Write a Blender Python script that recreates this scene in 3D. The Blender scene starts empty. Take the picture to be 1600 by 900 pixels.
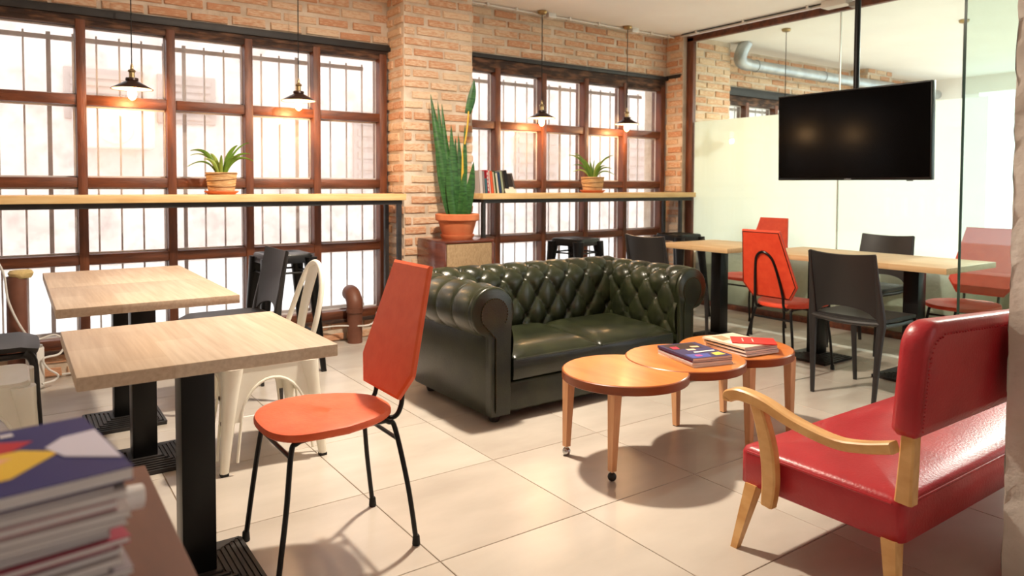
import bpy, bmesh, math, random
from mathutils import Vector, Matrix, Euler
random.seed(7)
R = math.radians
S = bpy.context.scene
COL = S.collection

# ------------------------------------------------------------------ camera, sky, exposure
cam_d = bpy.data.cameras.new('camera'); cam = bpy.data.objects.new('camera', cam_d); COL.objects.link(cam)
YAW, PITCH, ROLL, FPX, CY = .613219, .037054, .003489, 1113.77, 330.07
fwd = Vector((math.sin(YAW)*math.cos(PITCH), math.cos(YAW)*math.cos(PITCH), -math.sin(PITCH)))
rt = Vector((math.cos(YAW), -math.sin(YAW), 0)); up = rt.cross(fwd)
r2 = rt*math.cos(ROLL) + up*math.sin(ROLL); u2 = up*math.cos(ROLL) - rt*math.sin(ROLL)
cam.matrix_world = Matrix(((r2.x, u2.x, -fwd.x, 0), (r2.y, u2.y, -fwd.y, 0), (r2.z, u2.z, -fwd.z, 1.2), (0, 0, 0, 1)))
cam_d.sensor_fit = 'HORIZONTAL'; cam_d.sensor_width = 36; cam_d.lens = FPX/1600*36
cam_d.shift_y = -(450-CY)/1600; cam_d.clip_start = .02
cam_d.dof.use_dof = True; cam_d.dof.focus_distance = 2.7; cam_d.dof.aperture_fstop = 3.5
S.camera = cam

w = bpy.data.worlds.new('sky'); S.world = w; w.use_nodes = True
bg = w.node_tree.nodes['Background']; bg.inputs[0].default_value = (.93, .97, 1, 1); bg.inputs[1].default_value = 2.1
S.view_settings.view_transform = 'Standard'; S.view_settings.look = 'None'
S.view_settings.exposure = .35; S.view_settings.gamma = 1; S.view_settings.use_curve_mapping = False
S.cycles.max_bounces = 10; S.cycles.diffuse_bounces = 5; S.cycles.transparent_max_bounces = 24; S.cycles.sample_clamp_indirect = 8
S.cycles.caustics_reflective = False; S.cycles.caustics_refractive = False

# ------------------------------------------------------------------ materials
def lin(c):
    return tuple(((x/255)/12.92 if x/255 <= .04045 else ((x/255+.055)/1.055)**2.4) for x in c)
MATS = {}
def mat(name, c, c2=None, scale=8, rough=.5, metal=0, spec=.5, bump=0, bscale=None, stretch=(1, 1, 1), coat=0, rnd=0, detail=4, crange=(.35, .65), rvar=0):
    """principled; colour = noise mix of two sRGB colours, optional per-object random mix"""
    m = bpy.data.materials.new(name); m.use_nodes = True; MATS[name] = m
    nt = m.node_tree; N = nt.nodes; L = nt.links; b = N['Principled BSDF']
    b.inputs['Roughness'].default_value = rough; b.inputs['Metallic'].default_value = metal
    b.inputs['Specular IOR Level'].default_value = spec; b.inputs['Coat Weight'].default_value = coat; b.inputs['Coat Roughness'].default_value = .15
    b.inputs['Base Color'].default_value = (*lin(c), 1)
    if c2 or bump:
        tc = N.new('ShaderNodeTexCoord'); mp = N.new('ShaderNodeMapping'); mp.inputs['Scale'].default_value = stretch
        L.new(tc.outputs['Object'], mp.inputs[0]); src = mp.outputs[0]
        if rnd:
            oi = N.new('ShaderNodeObjectInfo'); ad = N.new('ShaderNodeVectorMath'); ad.operation = 'ADD'
            mu = N.new('ShaderNodeMath'); mu.operation = 'MULTIPLY'; mu.inputs[1].default_value = 37.
            L.new(oi.outputs['Random'], mu.inputs[0]); L.new(src, ad.inputs[0]); L.new(mu.outputs[0], ad.inputs[1]); src = ad.outputs[0]
    if c2:
        nz = N.new('ShaderNodeTexNoise'); nz.inputs['Scale'].default_value = scale; nz.inputs['Detail'].default_value = detail; L.new(src, nz.inputs['Vector'])
        mr = N.new('ShaderNodeMapRange'); mr.inputs[1].default_value = crange[0]; mr.inputs[2].default_value = crange[1]; L.new(nz.outputs['Fac'], mr.inputs[0])
        fac = mr.outputs[0]
        if rnd:
            ma = N.new('ShaderNodeMath'); ma.operation = 'MULTIPLY_ADD'; ma.use_clamp = True
            sb = N.new('ShaderNodeMath'); sb.operation = 'SUBTRACT'; sb.inputs[1].default_value = .5; L.new(oi.outputs['Random'], sb.inputs[0])
            L.new(sb.outputs[0], ma.inputs[0]); ma.inputs[1].default_value = rnd; L.new(fac, ma.inputs[2]); fac = ma.outputs[0]
        mx = N.new('ShaderNodeMix'); mx.data_type = 'RGBA'; mx.inputs[6].default_value = (*lin(c), 1); mx.inputs[7].default_value = (*lin(c2), 1)
        L.new(fac, mx.inputs[0]); L.new(mx.outputs[2], b.inputs['Base Color'])
        if rvar:
            rr = N.new('ShaderNodeMapRange'); rr.inputs[3].default_value = rough-rvar; rr.inputs[4].default_value = rough+rvar
            L.new(nz.outputs['Fac'], rr.inputs[0]); L.new(rr.outputs[0], b.inputs['Roughness'])
    if bump:
        n2 = N.new('ShaderNodeTexNoise'); n2.inputs['Scale'].default_value = bscale or scale*4; n2.inputs['Detail'].default_value = 4; L.new(src, n2.inputs['Vector'])
        bp = N.new('ShaderNodeBump'); bp.inputs['Strength'].default_value = bump; bp.inputs['Distance'].default_value = .01
        L.new(n2.outputs['Fac'], bp.inputs['Height']); L.new(bp.outputs[0], b.inputs['Normal'])
    return m
def emit(name, c, s):
    m = bpy.data.materials.new(name); m.use_nodes = True; MATS[name] = m
    b = m.node_tree.nodes['Principled BSDF']; b.inputs['Base Color'].default_value = (*lin(c), 1)
    b.inputs['Emission Color'].default_value = (*lin(c), 1); b.inputs['Emission Strength'].default_value = s
    return m
def glass(name, tint, gl=1.0, dirt=0, dirtc=(215, 205, 200)):
    m = bpy.data.materials.new(name); m.use_nodes = True; MATS[name] = m
    nt = m.node_tree; N = nt.nodes; L = nt.links; N.remove(N['Principled BSDF'])
    tr = N.new('ShaderNodeBsdfTransparent'); tr.inputs[0].default_value = (*lin(tint), 1)
    g = N.new('ShaderNodeBsdfGlossy'); g.inputs['Roughness'].default_value = .01
    fr = N.new('ShaderNodeFresnel'); fr.inputs[0].default_value = 1.45
    mu = N.new('ShaderNodeMath'); mu.operation = 'MULTIPLY'; mu.inputs[1].default_value = gl; L.new(fr.outputs[0], mu.inputs[0])
    ge = N.new('ShaderNodeNewGeometry'); iv = N.new('ShaderNodeMath'); iv.operation = 'SUBTRACT'; iv.inputs[0].default_value = 1; L.new(ge.outputs['Backfacing'], iv.inputs[1])
    m0 = N.new('ShaderNodeMath'); m0.operation = 'MULTIPLY'; L.new(mu.outputs[0], m0.inputs[0]); L.new(iv.outputs[0], m0.inputs[1]); mu = m0
    mx = N.new('ShaderNodeMixShader'); L.new(mu.outputs[0], mx.inputs[0]); L.new(tr.outputs[0], mx.inputs[1]); L.new(g.outputs[0], mx.inputs[2])
    out = mx.outputs[0]
    if dirt:
        tc = N.new('ShaderNodeTexCoord'); nz = N.new('ShaderNodeTexNoise'); nz.inputs['Scale'].default_value = 9; nz.inputs['Detail'].default_value = 8
        L.new(tc.outputs['Object'], nz.inputs['Vector'])
        mr = N.new('ShaderNodeMapRange'); mr.inputs[1].default_value = .45; mr.inputs[2].default_value = .75; mr.inputs[3].default_value = dirt*.3; mr.inputs[4].default_value = dirt
        L.new(nz.outputs['Fac'], mr.inputs[0])
        df = N.new('ShaderNodeBsdfDiffuse'); df.inputs[0].default_value = (*lin(dirtc), 1)
        m2 = N.new('ShaderNodeMixShader'); L.new(mr.outputs[0], m2.inputs[0]); L.new(out, m2.inputs[1]); L.new(df.outputs[0], m2.inputs[2]); out = m2.outputs[0]
    L.new(out, N['Material Output'].inputs[0])
    return m
def film(name):
    m = bpy.data.materials.new(name); m.use_nodes = True; MATS[name] = m
    nt = m.node_tree; N = nt.nodes; L = nt.links; N.remove(N['Principled BSDF'])
    t = N.new('ShaderNodeBsdfTranslucent'); t.inputs[0].default_value = (.95, .96, .94, 1)
    d = N.new('ShaderNodeBsdfDiffuse'); d.inputs[0].default_value = (.92, .94, .91, 1)
    tr = N.new('ShaderNodeBsdfTransparent'); tr.inputs[0].default_value = (.96, .98, .96, 1)
    a = N.new('ShaderNodeMixShader'); a.inputs[0].default_value = .38; L.new(t.outputs[0], a.inputs[1]); L.new(d.outputs[0], a.inputs[2])
    b = N.new('ShaderNodeMixShader'); b.inputs[0].default_value = .12; L.new(a.outputs[0], b.inputs[1]); L.new(tr.outputs[0], b.inputs[2])
    L.new(b.outputs[0], N['Material Output'].inputs[0])
    return m

mat('brick', (202, 146, 110), (224, 196, 166), 6, .85, bump=.25, bscale=14, rnd=1.1)
mat('mortar', (200, 180, 158), (224, 208, 190), 7, .95, bump=1.0, bscale=22)
mat('plaster', (246, 243, 241), (250, 248, 246), 2, .9)
mat('tile', (182, 172, 161), (208, 199, 188), 2.2, .26, rnd=.35, detail=6, stretch=(1, 2.2, 1), rvar=.02, crange=(.2, .8))
mat('grout', (172, 154, 136), rough=.9)
mat('frame_wood', (86, 46, 29), (118, 66, 40), 5, .42, stretch=(6, 6, 1), bump=.25, bscale=30)
mat('frame_wood_h', (80, 43, 27), (116, 64, 39), 5, .42, stretch=(1, 6, 6), bump=.25, bscale=30)
mat('dark_wood', (52, 34, 26), (120, 84, 62), 7, .8, stretch=(1, 4, 4), bump=.8, bscale=18, crange=(.45, .7))
mat('black_steel', (34, 31, 31), (44, 40, 39), 12, .55)
mat('black_metal', (13, 13, 14), rough=.35, metal=.4)
mat('pine', (226, 182, 122), (240, 206, 150), 4, .45, stretch=(1, 9, 9))
def oak(name, a, b, c):
    m = mat(name, a, b, 3, .45, stretch=(26, 1.1, 26), detail=7, crange=(.3, .72), spec=.35)
    nt = m.node_tree; N = nt.nodes; L = nt.links; pb = N['Principled BSDF']; mx = [n for n in N if n.type == 'MIX'][0]
    tc = [n for n in N if n.type == 'TEX_COORD'][0]
    mp = N.new('ShaderNodeMapping'); mp.inputs['Rotation'].default_value = (0, 0, R(90)); L.new(tc.outputs['Object'], mp.inputs[0])
    br = N.new('ShaderNodeTexBrick'); L.new(mp.outputs[0], br.inputs['Vector']); br.inputs['Scale'].default_value = 1
    br.inputs['Brick Width'].default_value = .42; br.inputs['Row Height'].default_value = .108; br.inputs['Mortar Size'].default_value = 0
    br.inputs['Color1'].default_value = (1, 1, 1, 1); br.inputs['Color2'].default_value = (*lin(c), 1); br.inputs['Mortar'].default_value = (*lin(c), 1)
    m2 = N.new('ShaderNodeMix'); m2.data_type = 'RGBA'; m2.blend_type = 'MULTIPLY'; m2.inputs[0].default_value = 1
    L.new(mx.outputs[2], m2.inputs[6]); L.new(br.outputs['Color'], m2.inputs[7]); L.new(m2.outputs[2], pb.inputs['Base Color'])
oak('oak_top', (200, 176, 152), (222, 202, 180), (236, 228, 220))
oak('oak_top_warm', (216, 180, 134), (236, 206, 162), (240, 232, 222))
mat('orange_vinyl', (226, 92, 48), (232, 102, 58), 20, .5, bump=.08, bscale=90)
mat('orange_far', (216, 66, 38), (226, 78, 46), 20, .5, bump=.08, bscale=90)
mat('black_plastic', (38, 36, 36), rough=.42)
mat('white_metal', (232, 228, 212), (240, 238, 228), 5, .35, spec=.6)
mat('chip', (60, 50, 42), rough=.7)
mat('rubber', (16, 16, 16), rough=.7)
mat('leather_green', (28, 32, 19), (42, 46, 27), 9, .31, bump=.1, bscale=140, coat=.12, spec=.42)
mat('leather_red', (164, 28, 40), (180, 42, 52), 6, .36, bump=.12, bscale=120, coat=.1, spec=.4)
mat('nail', (70, 58, 40), rough=.35, metal=.8)
mat('honey_top', (200, 118, 54), (214, 134, 68), 3, .3, stretch=(8, 1.2, 1), coat=.2)
mat('honey_edge', (126, 62, 30), (148, 78, 40), 5, .35, stretch=(1, 1, 4))
mat('beech', (206, 150, 104), (222, 168, 122), 5, .4, stretch=(7, 7, 1))
mat('arm_wood', (206, 152, 88), (228, 182, 120), 6, .38, stretch=(5, 1.5, 3), coat=.15)
mat('chrome', (190, 190, 190), rough=.15, metal=1)
mat('brass', (176, 152, 110), rough=.3, metal=.9)
mat('shade_brown', (62, 42, 36), rough=.35, metal=.3)
mat('shade_inside', (235, 230, 220), rough=.5)
emit('bulb', (255, 196, 120), 22)
emit('lamp_panel', (255, 238, 215), 9)
mat('terracotta', (200, 108, 66), (214, 128, 84), 7, .75)
mat('basket', (196, 150, 100), (228, 192, 142), 16, .85, stretch=(1, 1, 6), bump=.5, bscale=60)
mat('basket_dark', (120, 82, 50), rough=.9)
mat('soil', (50, 36, 26), rough=1)
mat('leaf', (70, 110, 34), (120, 156, 52), 7, .45)
mat('leaf_light', (120, 150, 54), (168, 186, 90), 9, .45)
mat('leaf_dark', (28, 66, 30), (62, 108, 52), 14, .35, stretch=(1, 1, 5))
mat('leaf_yellow', (214, 170, 52), rough=.5)
mat('walnut', (92, 44, 30), (112, 58, 40), 4, .25, stretch=(1, 1, 6), coat=.3)
mat('cane', (150, 122, 90), (178, 150, 114), 60, .8, stretch=(4, 4, 1), bump=.4, bscale=120)
mat('tv_black', (4, 4, 5), rough=.14, spec=.1)
mat('tv_bezel', (14, 14, 15), rough=.3)
mat('logo', (200, 200, 205), rough=.4)
mat('white_plastic', (226, 222, 216), rough=.4)
mat('grey_plastic', (150, 146, 140), rough=.5)
mat('galvanised', (168, 172, 176), (190, 194, 196), 8, .42, metal=.8)
mat('concrete', (206, 196, 186), (236, 230, 224), 3.2, .85, bump=.7, bscale=16, detail=8, rnd=0)
mat('rust_patch', (170, 96, 66), (196, 140, 110), 10, .9)
mat('pipe_brown', (104, 62, 46), (124, 78, 60), 6, .5)
mat('foam', (216, 186, 122), (232, 206, 150), 10, .9, bump=.8)
mat('sill_stone', (196, 184, 172), (222, 212, 204), 8, .9, bump=.6)
mat('mahogany', (84, 48, 34), (100, 60, 44), 3, .6, spec=.2, stretch=(6, 1, 1))
mat('paper', (236, 232, 230), (216, 210, 208), 40, .8, stretch=(.3, .3, 25))
mat('grey_bar', (206, 198, 196), (222, 216, 214), 9, .8)
mat('facade', (226, 206, 196), (240, 226, 218), 1.2, .95)
mat('facade_dark', (196, 176, 166), rough=.9)
mat('pavement', (232, 230, 228), (244, 242, 240), 1, .95)
glass('pane_glass', (250, 250, 250), .5, dirt=.22)
glass('clear_glass', (240, 248, 243), .8)
glass('screen_glass', (239, 247, 243), 1.0)
mat('glass_edge', (40, 66, 58), rough=.15)
film('frost')
M = MATS
COVERS = {}
def cover(c):
    k = 'cover_%d_%d_%d' % c
    if k not in M: mat(k, c, rough=.55, spec=.2)
    return M[k]

# ------------------------------------------------------------------ mesh helpers
class MB:
    def __init__(s): s.bm = bmesh.new()
    def box(s, lo, hi, bev=0, seg=2, mtx=None):
        lo = Vector(lo); hi = Vector(hi); c = (lo+hi)/2; d = hi-lo
        T = Matrix.Translation(c) @ Matrix.Diagonal((d.x, d.y, d.z, 1))
        if mtx is not None: T = mtx @ T
        r = bmesh.ops.create_cube(s.bm, size=1, matrix=T)
        if bev:
            es = list({e for v in r['verts'] for e in v.link_edges})
            bmesh.ops.bevel(s.bm, geom=es, offset=bev, segments=seg, profile=.5, affect='EDGES', clamp_overlap=True)
        return s
    def tube(s, pts, r, seg=10, closed=False, caps=True, flat=1.0):
        pts = [Vector(p) for p in pts]; n = len(pts); rs = r if isinstance(r, (list, tuple)) else [r]*n
        t0 = (pts[1]-pts[0]).normalized(); a = Vector((0, 0, 1)) if abs(t0.z) < .9 else Vector((1, 0, 0))
        nrm = t0.cross(a).normalized(); rings = []
        for i in range(n):
            if closed: t = (pts[(i+1) % n]-pts[i-1]).normalized()
            else: t = (pts[min(i+1, n-1)]-pts[max(i-1, 0)]).normalized()
            nrm = (nrm - t*nrm.dot(t)).normalized(); b = t.cross(nrm)
            rings.append([s.bm.verts.new(pts[i]+(nrm*math.cos(2*math.pi*k/seg)+b*math.sin(2*math.pi*k/seg)*flat)*rs[i]) for k in range(seg)])
        m = n if closed else n-1
        for i in range(m):
            A, B = rings[i], rings[(i+1) % n]
            for k in range(seg): s.bm.faces.new((A[k], A[(k+1) % seg], B[(k+1) % seg], B[k]))
        if caps and not closed:
            s.bm.faces.new(list(reversed(rings[0]))); s.bm.faces.new(rings[-1])
        return s
    def lathe(s, prof, seg=32, c=(0, 0, 0), mtx=None, wob=None):
        rings = []; c = Vector(c)
        for j, (r, z) in enumerate(prof):
            ring = []
            for k in range(seg):
                a = 2*math.pi*k/seg; rr = max(r, 1e-5)*(1+(wob(j, k) if wob else 0))
                v = Vector((rr*math.cos(a), rr*math.sin(a), z))+c
                ring.append(s.bm.verts.new(mtx @ v if mtx is not None else v))
            rings.append(ring)
        for A, B in zip(rings[:-1], rings[1:]):
            for k in range(seg): s.bm.faces.new((A[k], A[(k+1) % seg], B[(k+1) % seg], B[k]))
        if prof[0][0] > 1e-4: s.bm.faces.new(list(reversed(rings[0])))
        if prof[-1][0] > 1e-4: s.bm.faces.new(rings[-1])
        return s
    def sheet(s, outline, fn, n_off):
        """outline: 2D polygon; fn(u,v)->Vector; n_off: thickness vector"""
        n_off = Vector(n_off)
        A = [s.bm.verts.new(Vector(fn(u, v))) for u, v in outline]; B = [s.bm.verts.new(Vector(fn(u, v))+n_off) for u, v in outline]
        s.bm.faces.new(A); s.bm.faces.new(list(reversed(B))); n = len(A)
        for i in range(n): s.bm.faces.new((A[i], B[i], B[(i+1) % n], A[(i+1) % n]))
        return s
    def loft(s, rings, caps=True):
        V = [[s.bm.verts.new(Vector(p)) for p in r] for r in rings]; n = len(V[0])
        for A, B in zip(V[:-1], V[1:]):
            for k in range(n): s.bm.faces.new((A[k], A[(k+1) % n], B[(k+1) % n], B[k]))
        if caps: s.bm.faces.new(list(reversed(V[0]))); s.bm.faces.new(V[-1])
        return s
    def grid(s, nu, nv, fn, th=None):
        V = [[s.bm.verts.new(Vector(fn(i/nu, j/nv))) for j in range(nv+1)] for i in range(nu+1)]
        fs = []
        for i in range(nu):
            for j in range(nv): fs.append(s.bm.faces.new((V[i][j], V[i+1][j], V[i+1][j+1], V[i][j+1])))
        if th:
            bmesh.ops.recalc_face_normals(s.bm, faces=fs)
            bmesh.ops.solidify(s.bm, geom=fs, thickness=th)
        return s
    def sphere(s, c, r, u=12, v=8, sc=(1, 1, 1)):
        bmesh.ops.create_uvsphere(s.bm, u_segments=u, v_segments=v, radius=r, matrix=Matrix.Translation(c) @ Matrix.Diagonal((*sc, 1)))
        return s
    def mesh(s, name, m, smooth=35):
        bmesh.ops.recalc_face_normals(s.bm, faces=s.bm.faces[:])
        me = bpy.data.meshes.new(name); s.bm.to_mesh(me); s.bm.free()
        me.materials.append(m if not isinstance(m, str) else M[m])
        if smooth:
            me.shade_smooth(); me.set_sharp_from_angle(angle=R(smooth))
        return me
    def build(s, name, m, parent=None, smooth=35):
        o = bpy.data.objects.new(name, s.mesh(name, m, smooth)); COL.objects.link(o)
        if parent is not None: o.parent = parent
        return o
def cr(P, n=8):
    """catmull-rom through points"""
    P = [Vector(p) for p in P]; out = []
    for i in range(len(P)-1):
        p0, p1, p2, p3 = P[max(i-1, 0)], P[i], P[i+1], P[min(i+2, len(P)-1)]
        for k in range(n):
            t = k/n
            out.append(.5*((2*p1)+(p2-p0)*t+(2*p0-5*p1+4*p2-p3)*t*t+(3*p1-p0-3*p2+p3)*t**3))
    out.append(P[-1]); return out
def lerp(a, b, t): return a+(b-a)*t
def sstep(a, b, x):
    t = min(max((x-a)/(b-a), 0), 1); return t*t*(3-2*t)
def empty(name, loc=(0, 0, 0), rz=0, parent=None):
    o = bpy.data.objects.new(name, None); COL.objects.link(o); o.location = loc; o.rotation_euler = (0, 0, rz); o.empty_display_size = .1
    if parent is not None: o.parent = parent
    return o
def tag(o, label, cat, group=None):
    o['label'] = label; o['category'] = cat
    if group: o['group'] = group
    return o
def struct(o, label=None):
    o['kind'] = 'structure'
    if label: o['label'] = label
    return o
def dup(root, loc, rz, label):
    def cp(o, par):
        c = o.copy(); COL.objects.link(c)
        if par is not None: c.parent = par
        for ch in o.children: cp(ch, c)
        return c
    r = cp(root, None); r.location = loc; r.rotation_euler = (0, 0, rz); r['label'] = label
    return r
def light(name, kind, loc, energy, color, parent=None, size=.1, **kw):
    d = bpy.data.lights.new(name, kind); d.energy = energy; d.color = color
    if kind == 'POINT': d.shadow_soft_size = size
    o = bpy.data.objects.new(name, d); COL.objects.link(o); o.location = loc
    for k, v in kw.items(): setattr(d, k, v)
    if parent is not None: o.parent = parent
    return o

# ------------------------------------------------------------------ the room
YW, XG, ZC = 5.2, 5.69, 2.73
# floor with single tiles
fl = struct(MB().box((-2.6, -3.1, -.14), (11, 5.45, -.004)).build('floor', 'grout', smooth=0))
T = .6037; tx0, ty0 = 1.7022, 4.3666
tm = MB().box((.0018, .0018, -.012), (T-.0018, T-.0018, 0), bev=.0012, seg=1).mesh('tile', 'tile', smooth=0)
for i in range(-5, 12):
    for j in range(-7, 1):
        x, y = tx0+i*T, ty0+j*T
        o = bpy.data.objects.new('tile', tm); COL.objects.link(o); o.location = (x, y, 0); o.parent = fl
# last row cut at the window wall
tm2 = MB().box((.0018, .0018, -.012), (T-.0018, .228, 0), bev=.0012, seg=1).mesh('tile', 'tile', smooth=0)
for i in range(-5, 12):
    o = bpy.data.objects.new('tile', tm2); COL.objects.link(o); o.location = (tx0+i*T, ty0+T, 0); o.parent = fl
struct(MB().box((-2.6, -3.1, ZC), (11, 5.5, ZC+.2)).build('ceiling', 'plaster', smooth=0))

def brick_meshes():
    out = []
    for k in range(6):
        rnd = random.Random(k); b = bmesh.new()
        def P(x, y, z, a=.02):
            return b.verts.new((x+rnd.uniform(-a, a), y+rnd.uniform(-a, a)*.5, z+rnd.uniform(-a, a)*3))
        # unit brick: x 0..1, z 0..1, front at y=-1, back y=0
        bk = [P(0, 0, 0), P(1, 0, 0), P(1, 0, 1), P(0, 0, 1)]
        md = [P(0, -.6, 0), P(.5, -.6, 0), P(1, -.6, 0), P(1, -.6, 1), P(.5, -.6, 1), P(0, -.6, 1)]
        fr = [P(.02, -1, .1), P(.5, -1, .07), P(.98, -1, .1), P(.98, -1, .9), P(.5, -1, .93), P(.02, -1, .9)]
        f = b.faces.new
        for A, B in ((md, fr),):
            for i in range(6): f((A[i], A[(i+1) % 6], B[(i+1) % 6], B[i]))
        f((fr[0], fr[1], fr[4], fr[5])); f((fr[1], fr[2], fr[3], fr[4]))
        f((bk[0], bk[1], md[2], md[1], md[0])); f((bk[1], bk[2], md[3], md[2])); f((bk[2], bk[3], md[5], md[4], md[3])); f((bk[3], bk[0], md[0], md[5]))
        bmesh.ops.recalc_face_normals(b, faces=b.faces[:])
        me = bpy.data.meshes.new('brick'); b.to_mesh(me); b.free(); me.materials.append(M['brick']); out.append(me)
    return out
BR = brick_meshes(); PITCH_Z, BH, BL, JT = .0805, .054, .238, .024
def bricks(parent, org, rz, u1, z0, z1, ph=0, proud=.013):
    """running bond on a wall face; org = (x, y) at u=0, u runs along rz, bricks stand proud towards local -y"""
    row = 0; z = z0+.012
    while z+BH*.8 < z1:
        h = min(BH, z1-z-.004); u = -((row % 2)*.5*(BL+JT)+ph+random.uniform(0, .05)) % (BL+JT)-(BL+JT)
        while u < u1:
            a, b = max(u, .006), min(u+BL+random.uniform(-.02, .008), u1-.006)
            if b-a > .035:
                o = bpy.data.objects.new('brick', random.choice(BR)); COL.objects.link(o); o.parent = parent
                o.location = (org[0]+a*math.cos(rz), org[1]+a*math.sin(rz), z+random.uniform(-.004, .004)); o.rotation_euler = (0, random.uniform(-.006, .006), rz)
                o.scale = (b-a, proud*random.uniform(.6, 1.25), h*random.uniform(.9, 1.05))
            u += BL+JT
        z += PITCH_Z; row += 1

# window wall: mortar core with the openings left out
wb = MB()
wb.box((-2.6, YW, 2.29), (2.47, 5.5, ZC)).box((-2.6, YW, 0), (2.47, 5.5, .2)).box((-2.6, YW, .2), (-1.22, 5.5, 2.29))
wb.box((3.06, YW, 2.32), (5.62, 5.5, ZC)).box((3.06, YW, 0), (5.62, 5.5, .2))
wb = struct(wb.build('wall_back', 'mortar', smooth=0))
bricks(wb, (-.75, YW), 0, 3.21, 2.29, ZC, .05)
bricks(wb, (3.07, YW), 0, 2.55, 2.325, ZC, .1)
bricks(wb, (-.4, YW), 0, 2.86, .0, .2, .1)
bricks(wb, (3.07, YW), 0, 2.55, .0, .2, 0)
# pier between the windows
PY = 4.93
pr_ = struct(MB().box((2.46, PY, 0), (3.07, 5.5, ZC)).build('wall_pier', 'mortar', smooth=0))
bricks(pr_, (2.46, PY), 0, .61, 0, ZC, .02)
bricks(pr_, (2.46, YW), -math.pi/2, .27, 0, ZC, .12)
bricks(pr_, (3.07, PY), math.pi/2, .27, 0, ZC, .02)
# corner pier, running on behind the glass
cp_ = struct(MB().box((5.62, 4.97, 0), (6.36, 5.5, ZC)).build('wall_corner', 'mortar', smooth=0))
bricks(cp_, (5.62, YW), -math.pi/2, .23, 0, ZC, .06)
bricks(cp_, (5.70, 4.97), 0, .66, 1.0, ZC, .1)
# wall of the room behind the glass
wf = MB(); wf.box((6.36, YW, 2.305), (11, 5.5, ZC)).box((6.36, YW, 0), (11, 5.5, .5)).box((9.15, 4.97, 0), (9.75, YW, ZC))
wf = struct(wf.build('wall_far', 'mortar', smooth=0))
bricks(wf, (6.37, YW), 0, 2.78, 2.31, ZC, .1); bricks(wf, (9.75, YW), 0, 1.2, 2.31, ZC, .0)
bricks(wf, (9.15, 4.97), 0, .6, 1.7, ZC, .05); bricks(wf, (9.15, YW), -math.pi/2, .23, 1.7, ZC, .02)
# outer walls, out of the picture: left, behind the camera, end of the next room; openings added to let daylight in
struct(MB().box((-2.75, -3.1, 0), (-2.6, 5.5, ZC)).build('wall_left', 'plaster', smooth=0))
struct(MB().box((-2.6, -3.25, 0), (5.0, -3.1, ZC)).box((5.0, -3.25, 2.5), (11, -3.1, ZC)).box((5.0, -3.25, 0), (11, -3.1, .3)).build('wall_front', 'plaster', smooth=0))
struct(MB().box((11, -3.25, 0), (11.15, 5.5, .4)).box((11, -3.25, 2.5), (11.15, 5.5, ZC)).box((11, 4.4, .4), (11.15, 5.5, 2.5)).box((11, -3.25, .4), (11.15, -2, 2.5)).build('wall_end', 'plaster', smooth=0))
# lintels
def lintel(name, x0, x1, z0, z1, y0=5.155):
    o = struct(MB().box((x0, y0, z0), (x1, YW+.02, z1), bev=.004).build(name, 'black_steel')); return o
lintel('trim_1', -2.5, 2.462, 2.238, 2.288); lintel('trim_2', 3.075, 5.615, 2.285, 2.322); lintel('trim_3', 6.37, 9.14, 2.215, 2.305, 5.14)
struct(MB().box((5.605, 4.99, 2.3), (5.625, 5.185, 2.335)).build('trim_4', 'black_steel', smooth=0))

ROWS = [.2, .72, 1.205, 1.72, 2.21]
def window(n, xs, top, zr=ROWS):
    root = struct(empty('window_%d' % n, (xs[0], YW, zr[0])))
    ox, oy, oz = xs[0], YW, zr[0]
    def b(name, lo, hi, m, bev=.004):
        q = MB().box(lo, hi, bev=bev).build(name, m, root); q.location = (-ox, -oy, -oz); return q
    # rough head board above the frame
    b('head_board', (xs[0]-.03, 5.175, zr[-1]), (xs[-1]+.03, 5.30, top), 'dark_wood')
    for k, x in enumerate(xs):
        wd = .03 if k in (0, len(xs)-1) else .027
        b('mullion', (x-wd, 5.175, zr[0]-.02), (x+wd, 5.31, zr[-1]+.01), 'frame_wood')
    for k, z in enumerate(zr):
        for x0, x1 in zip(xs[:-1], xs[1:]):
            b('rail', (x0+.024, 5.182, z-.032), (x1-.024, 5.30, z+.032), 'frame_wood_h' if k < len(zr)-1 else 'dark_wood')
    for x0, x1 in zip(xs[:-1], xs[1:]):
        for z0, z1 in zip(zr[:-1], zr[1:]):
            b('pane', (x0+.02, 5.262, z0+.02), (x1-.02, 5.266, z1-.02), 'pane_glass', bev=0)
            # slim white putty line around each pane
            pm = MB(); e = .012
            pm.box((x0+.024, 5.25, z0+.03), (x1-.024, 5.262, z0+.03+e)).box((x0+.024, 5.25, z1-.03-e), (x1-.024, 5.262, z1-.03))
            pm.box((x0+.024, 5.25, z0+.03), (x0+.024+e*.6, 5.262, z1-.03)).box((x1-.024-e*.6, 5.25, z0+.03), (x1-.024, 5.262, z1-.03))
            q = pm.build('glazing_bead', 'grey_bar', root, smooth=0); q.location = (-ox, -oy, -oz)
    b('window_sill', (xs[0]-.03, 5.15, zr[0]-.055), (xs[-1]+.03, 5.34, zr[0]-.028), 'dark_wood')
    return root
W1 = [-1.19, -.66, -.15, .372, .883, 1.383, 1.873, 2.405]; W2 = [3.0, 3.492, 4.0, 4.51, 5.023, 5.555]; W3 = [6.4, 6.95, 7.5, 8.05, 8.6, 9.12]
window(1, W1, 2.24); window(2, W2, 2.29); window(3, W3, 2.22, [.52, 1.05, 1.6, 2.15])
struct(MB().box((-1.22, 5.315, .12), (2.44, 5.5, .2)).box((3.07, 5.315, .12), (5.6, 5.5, .2)).build('trim_5', 'sill_stone', smooth=0))

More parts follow.
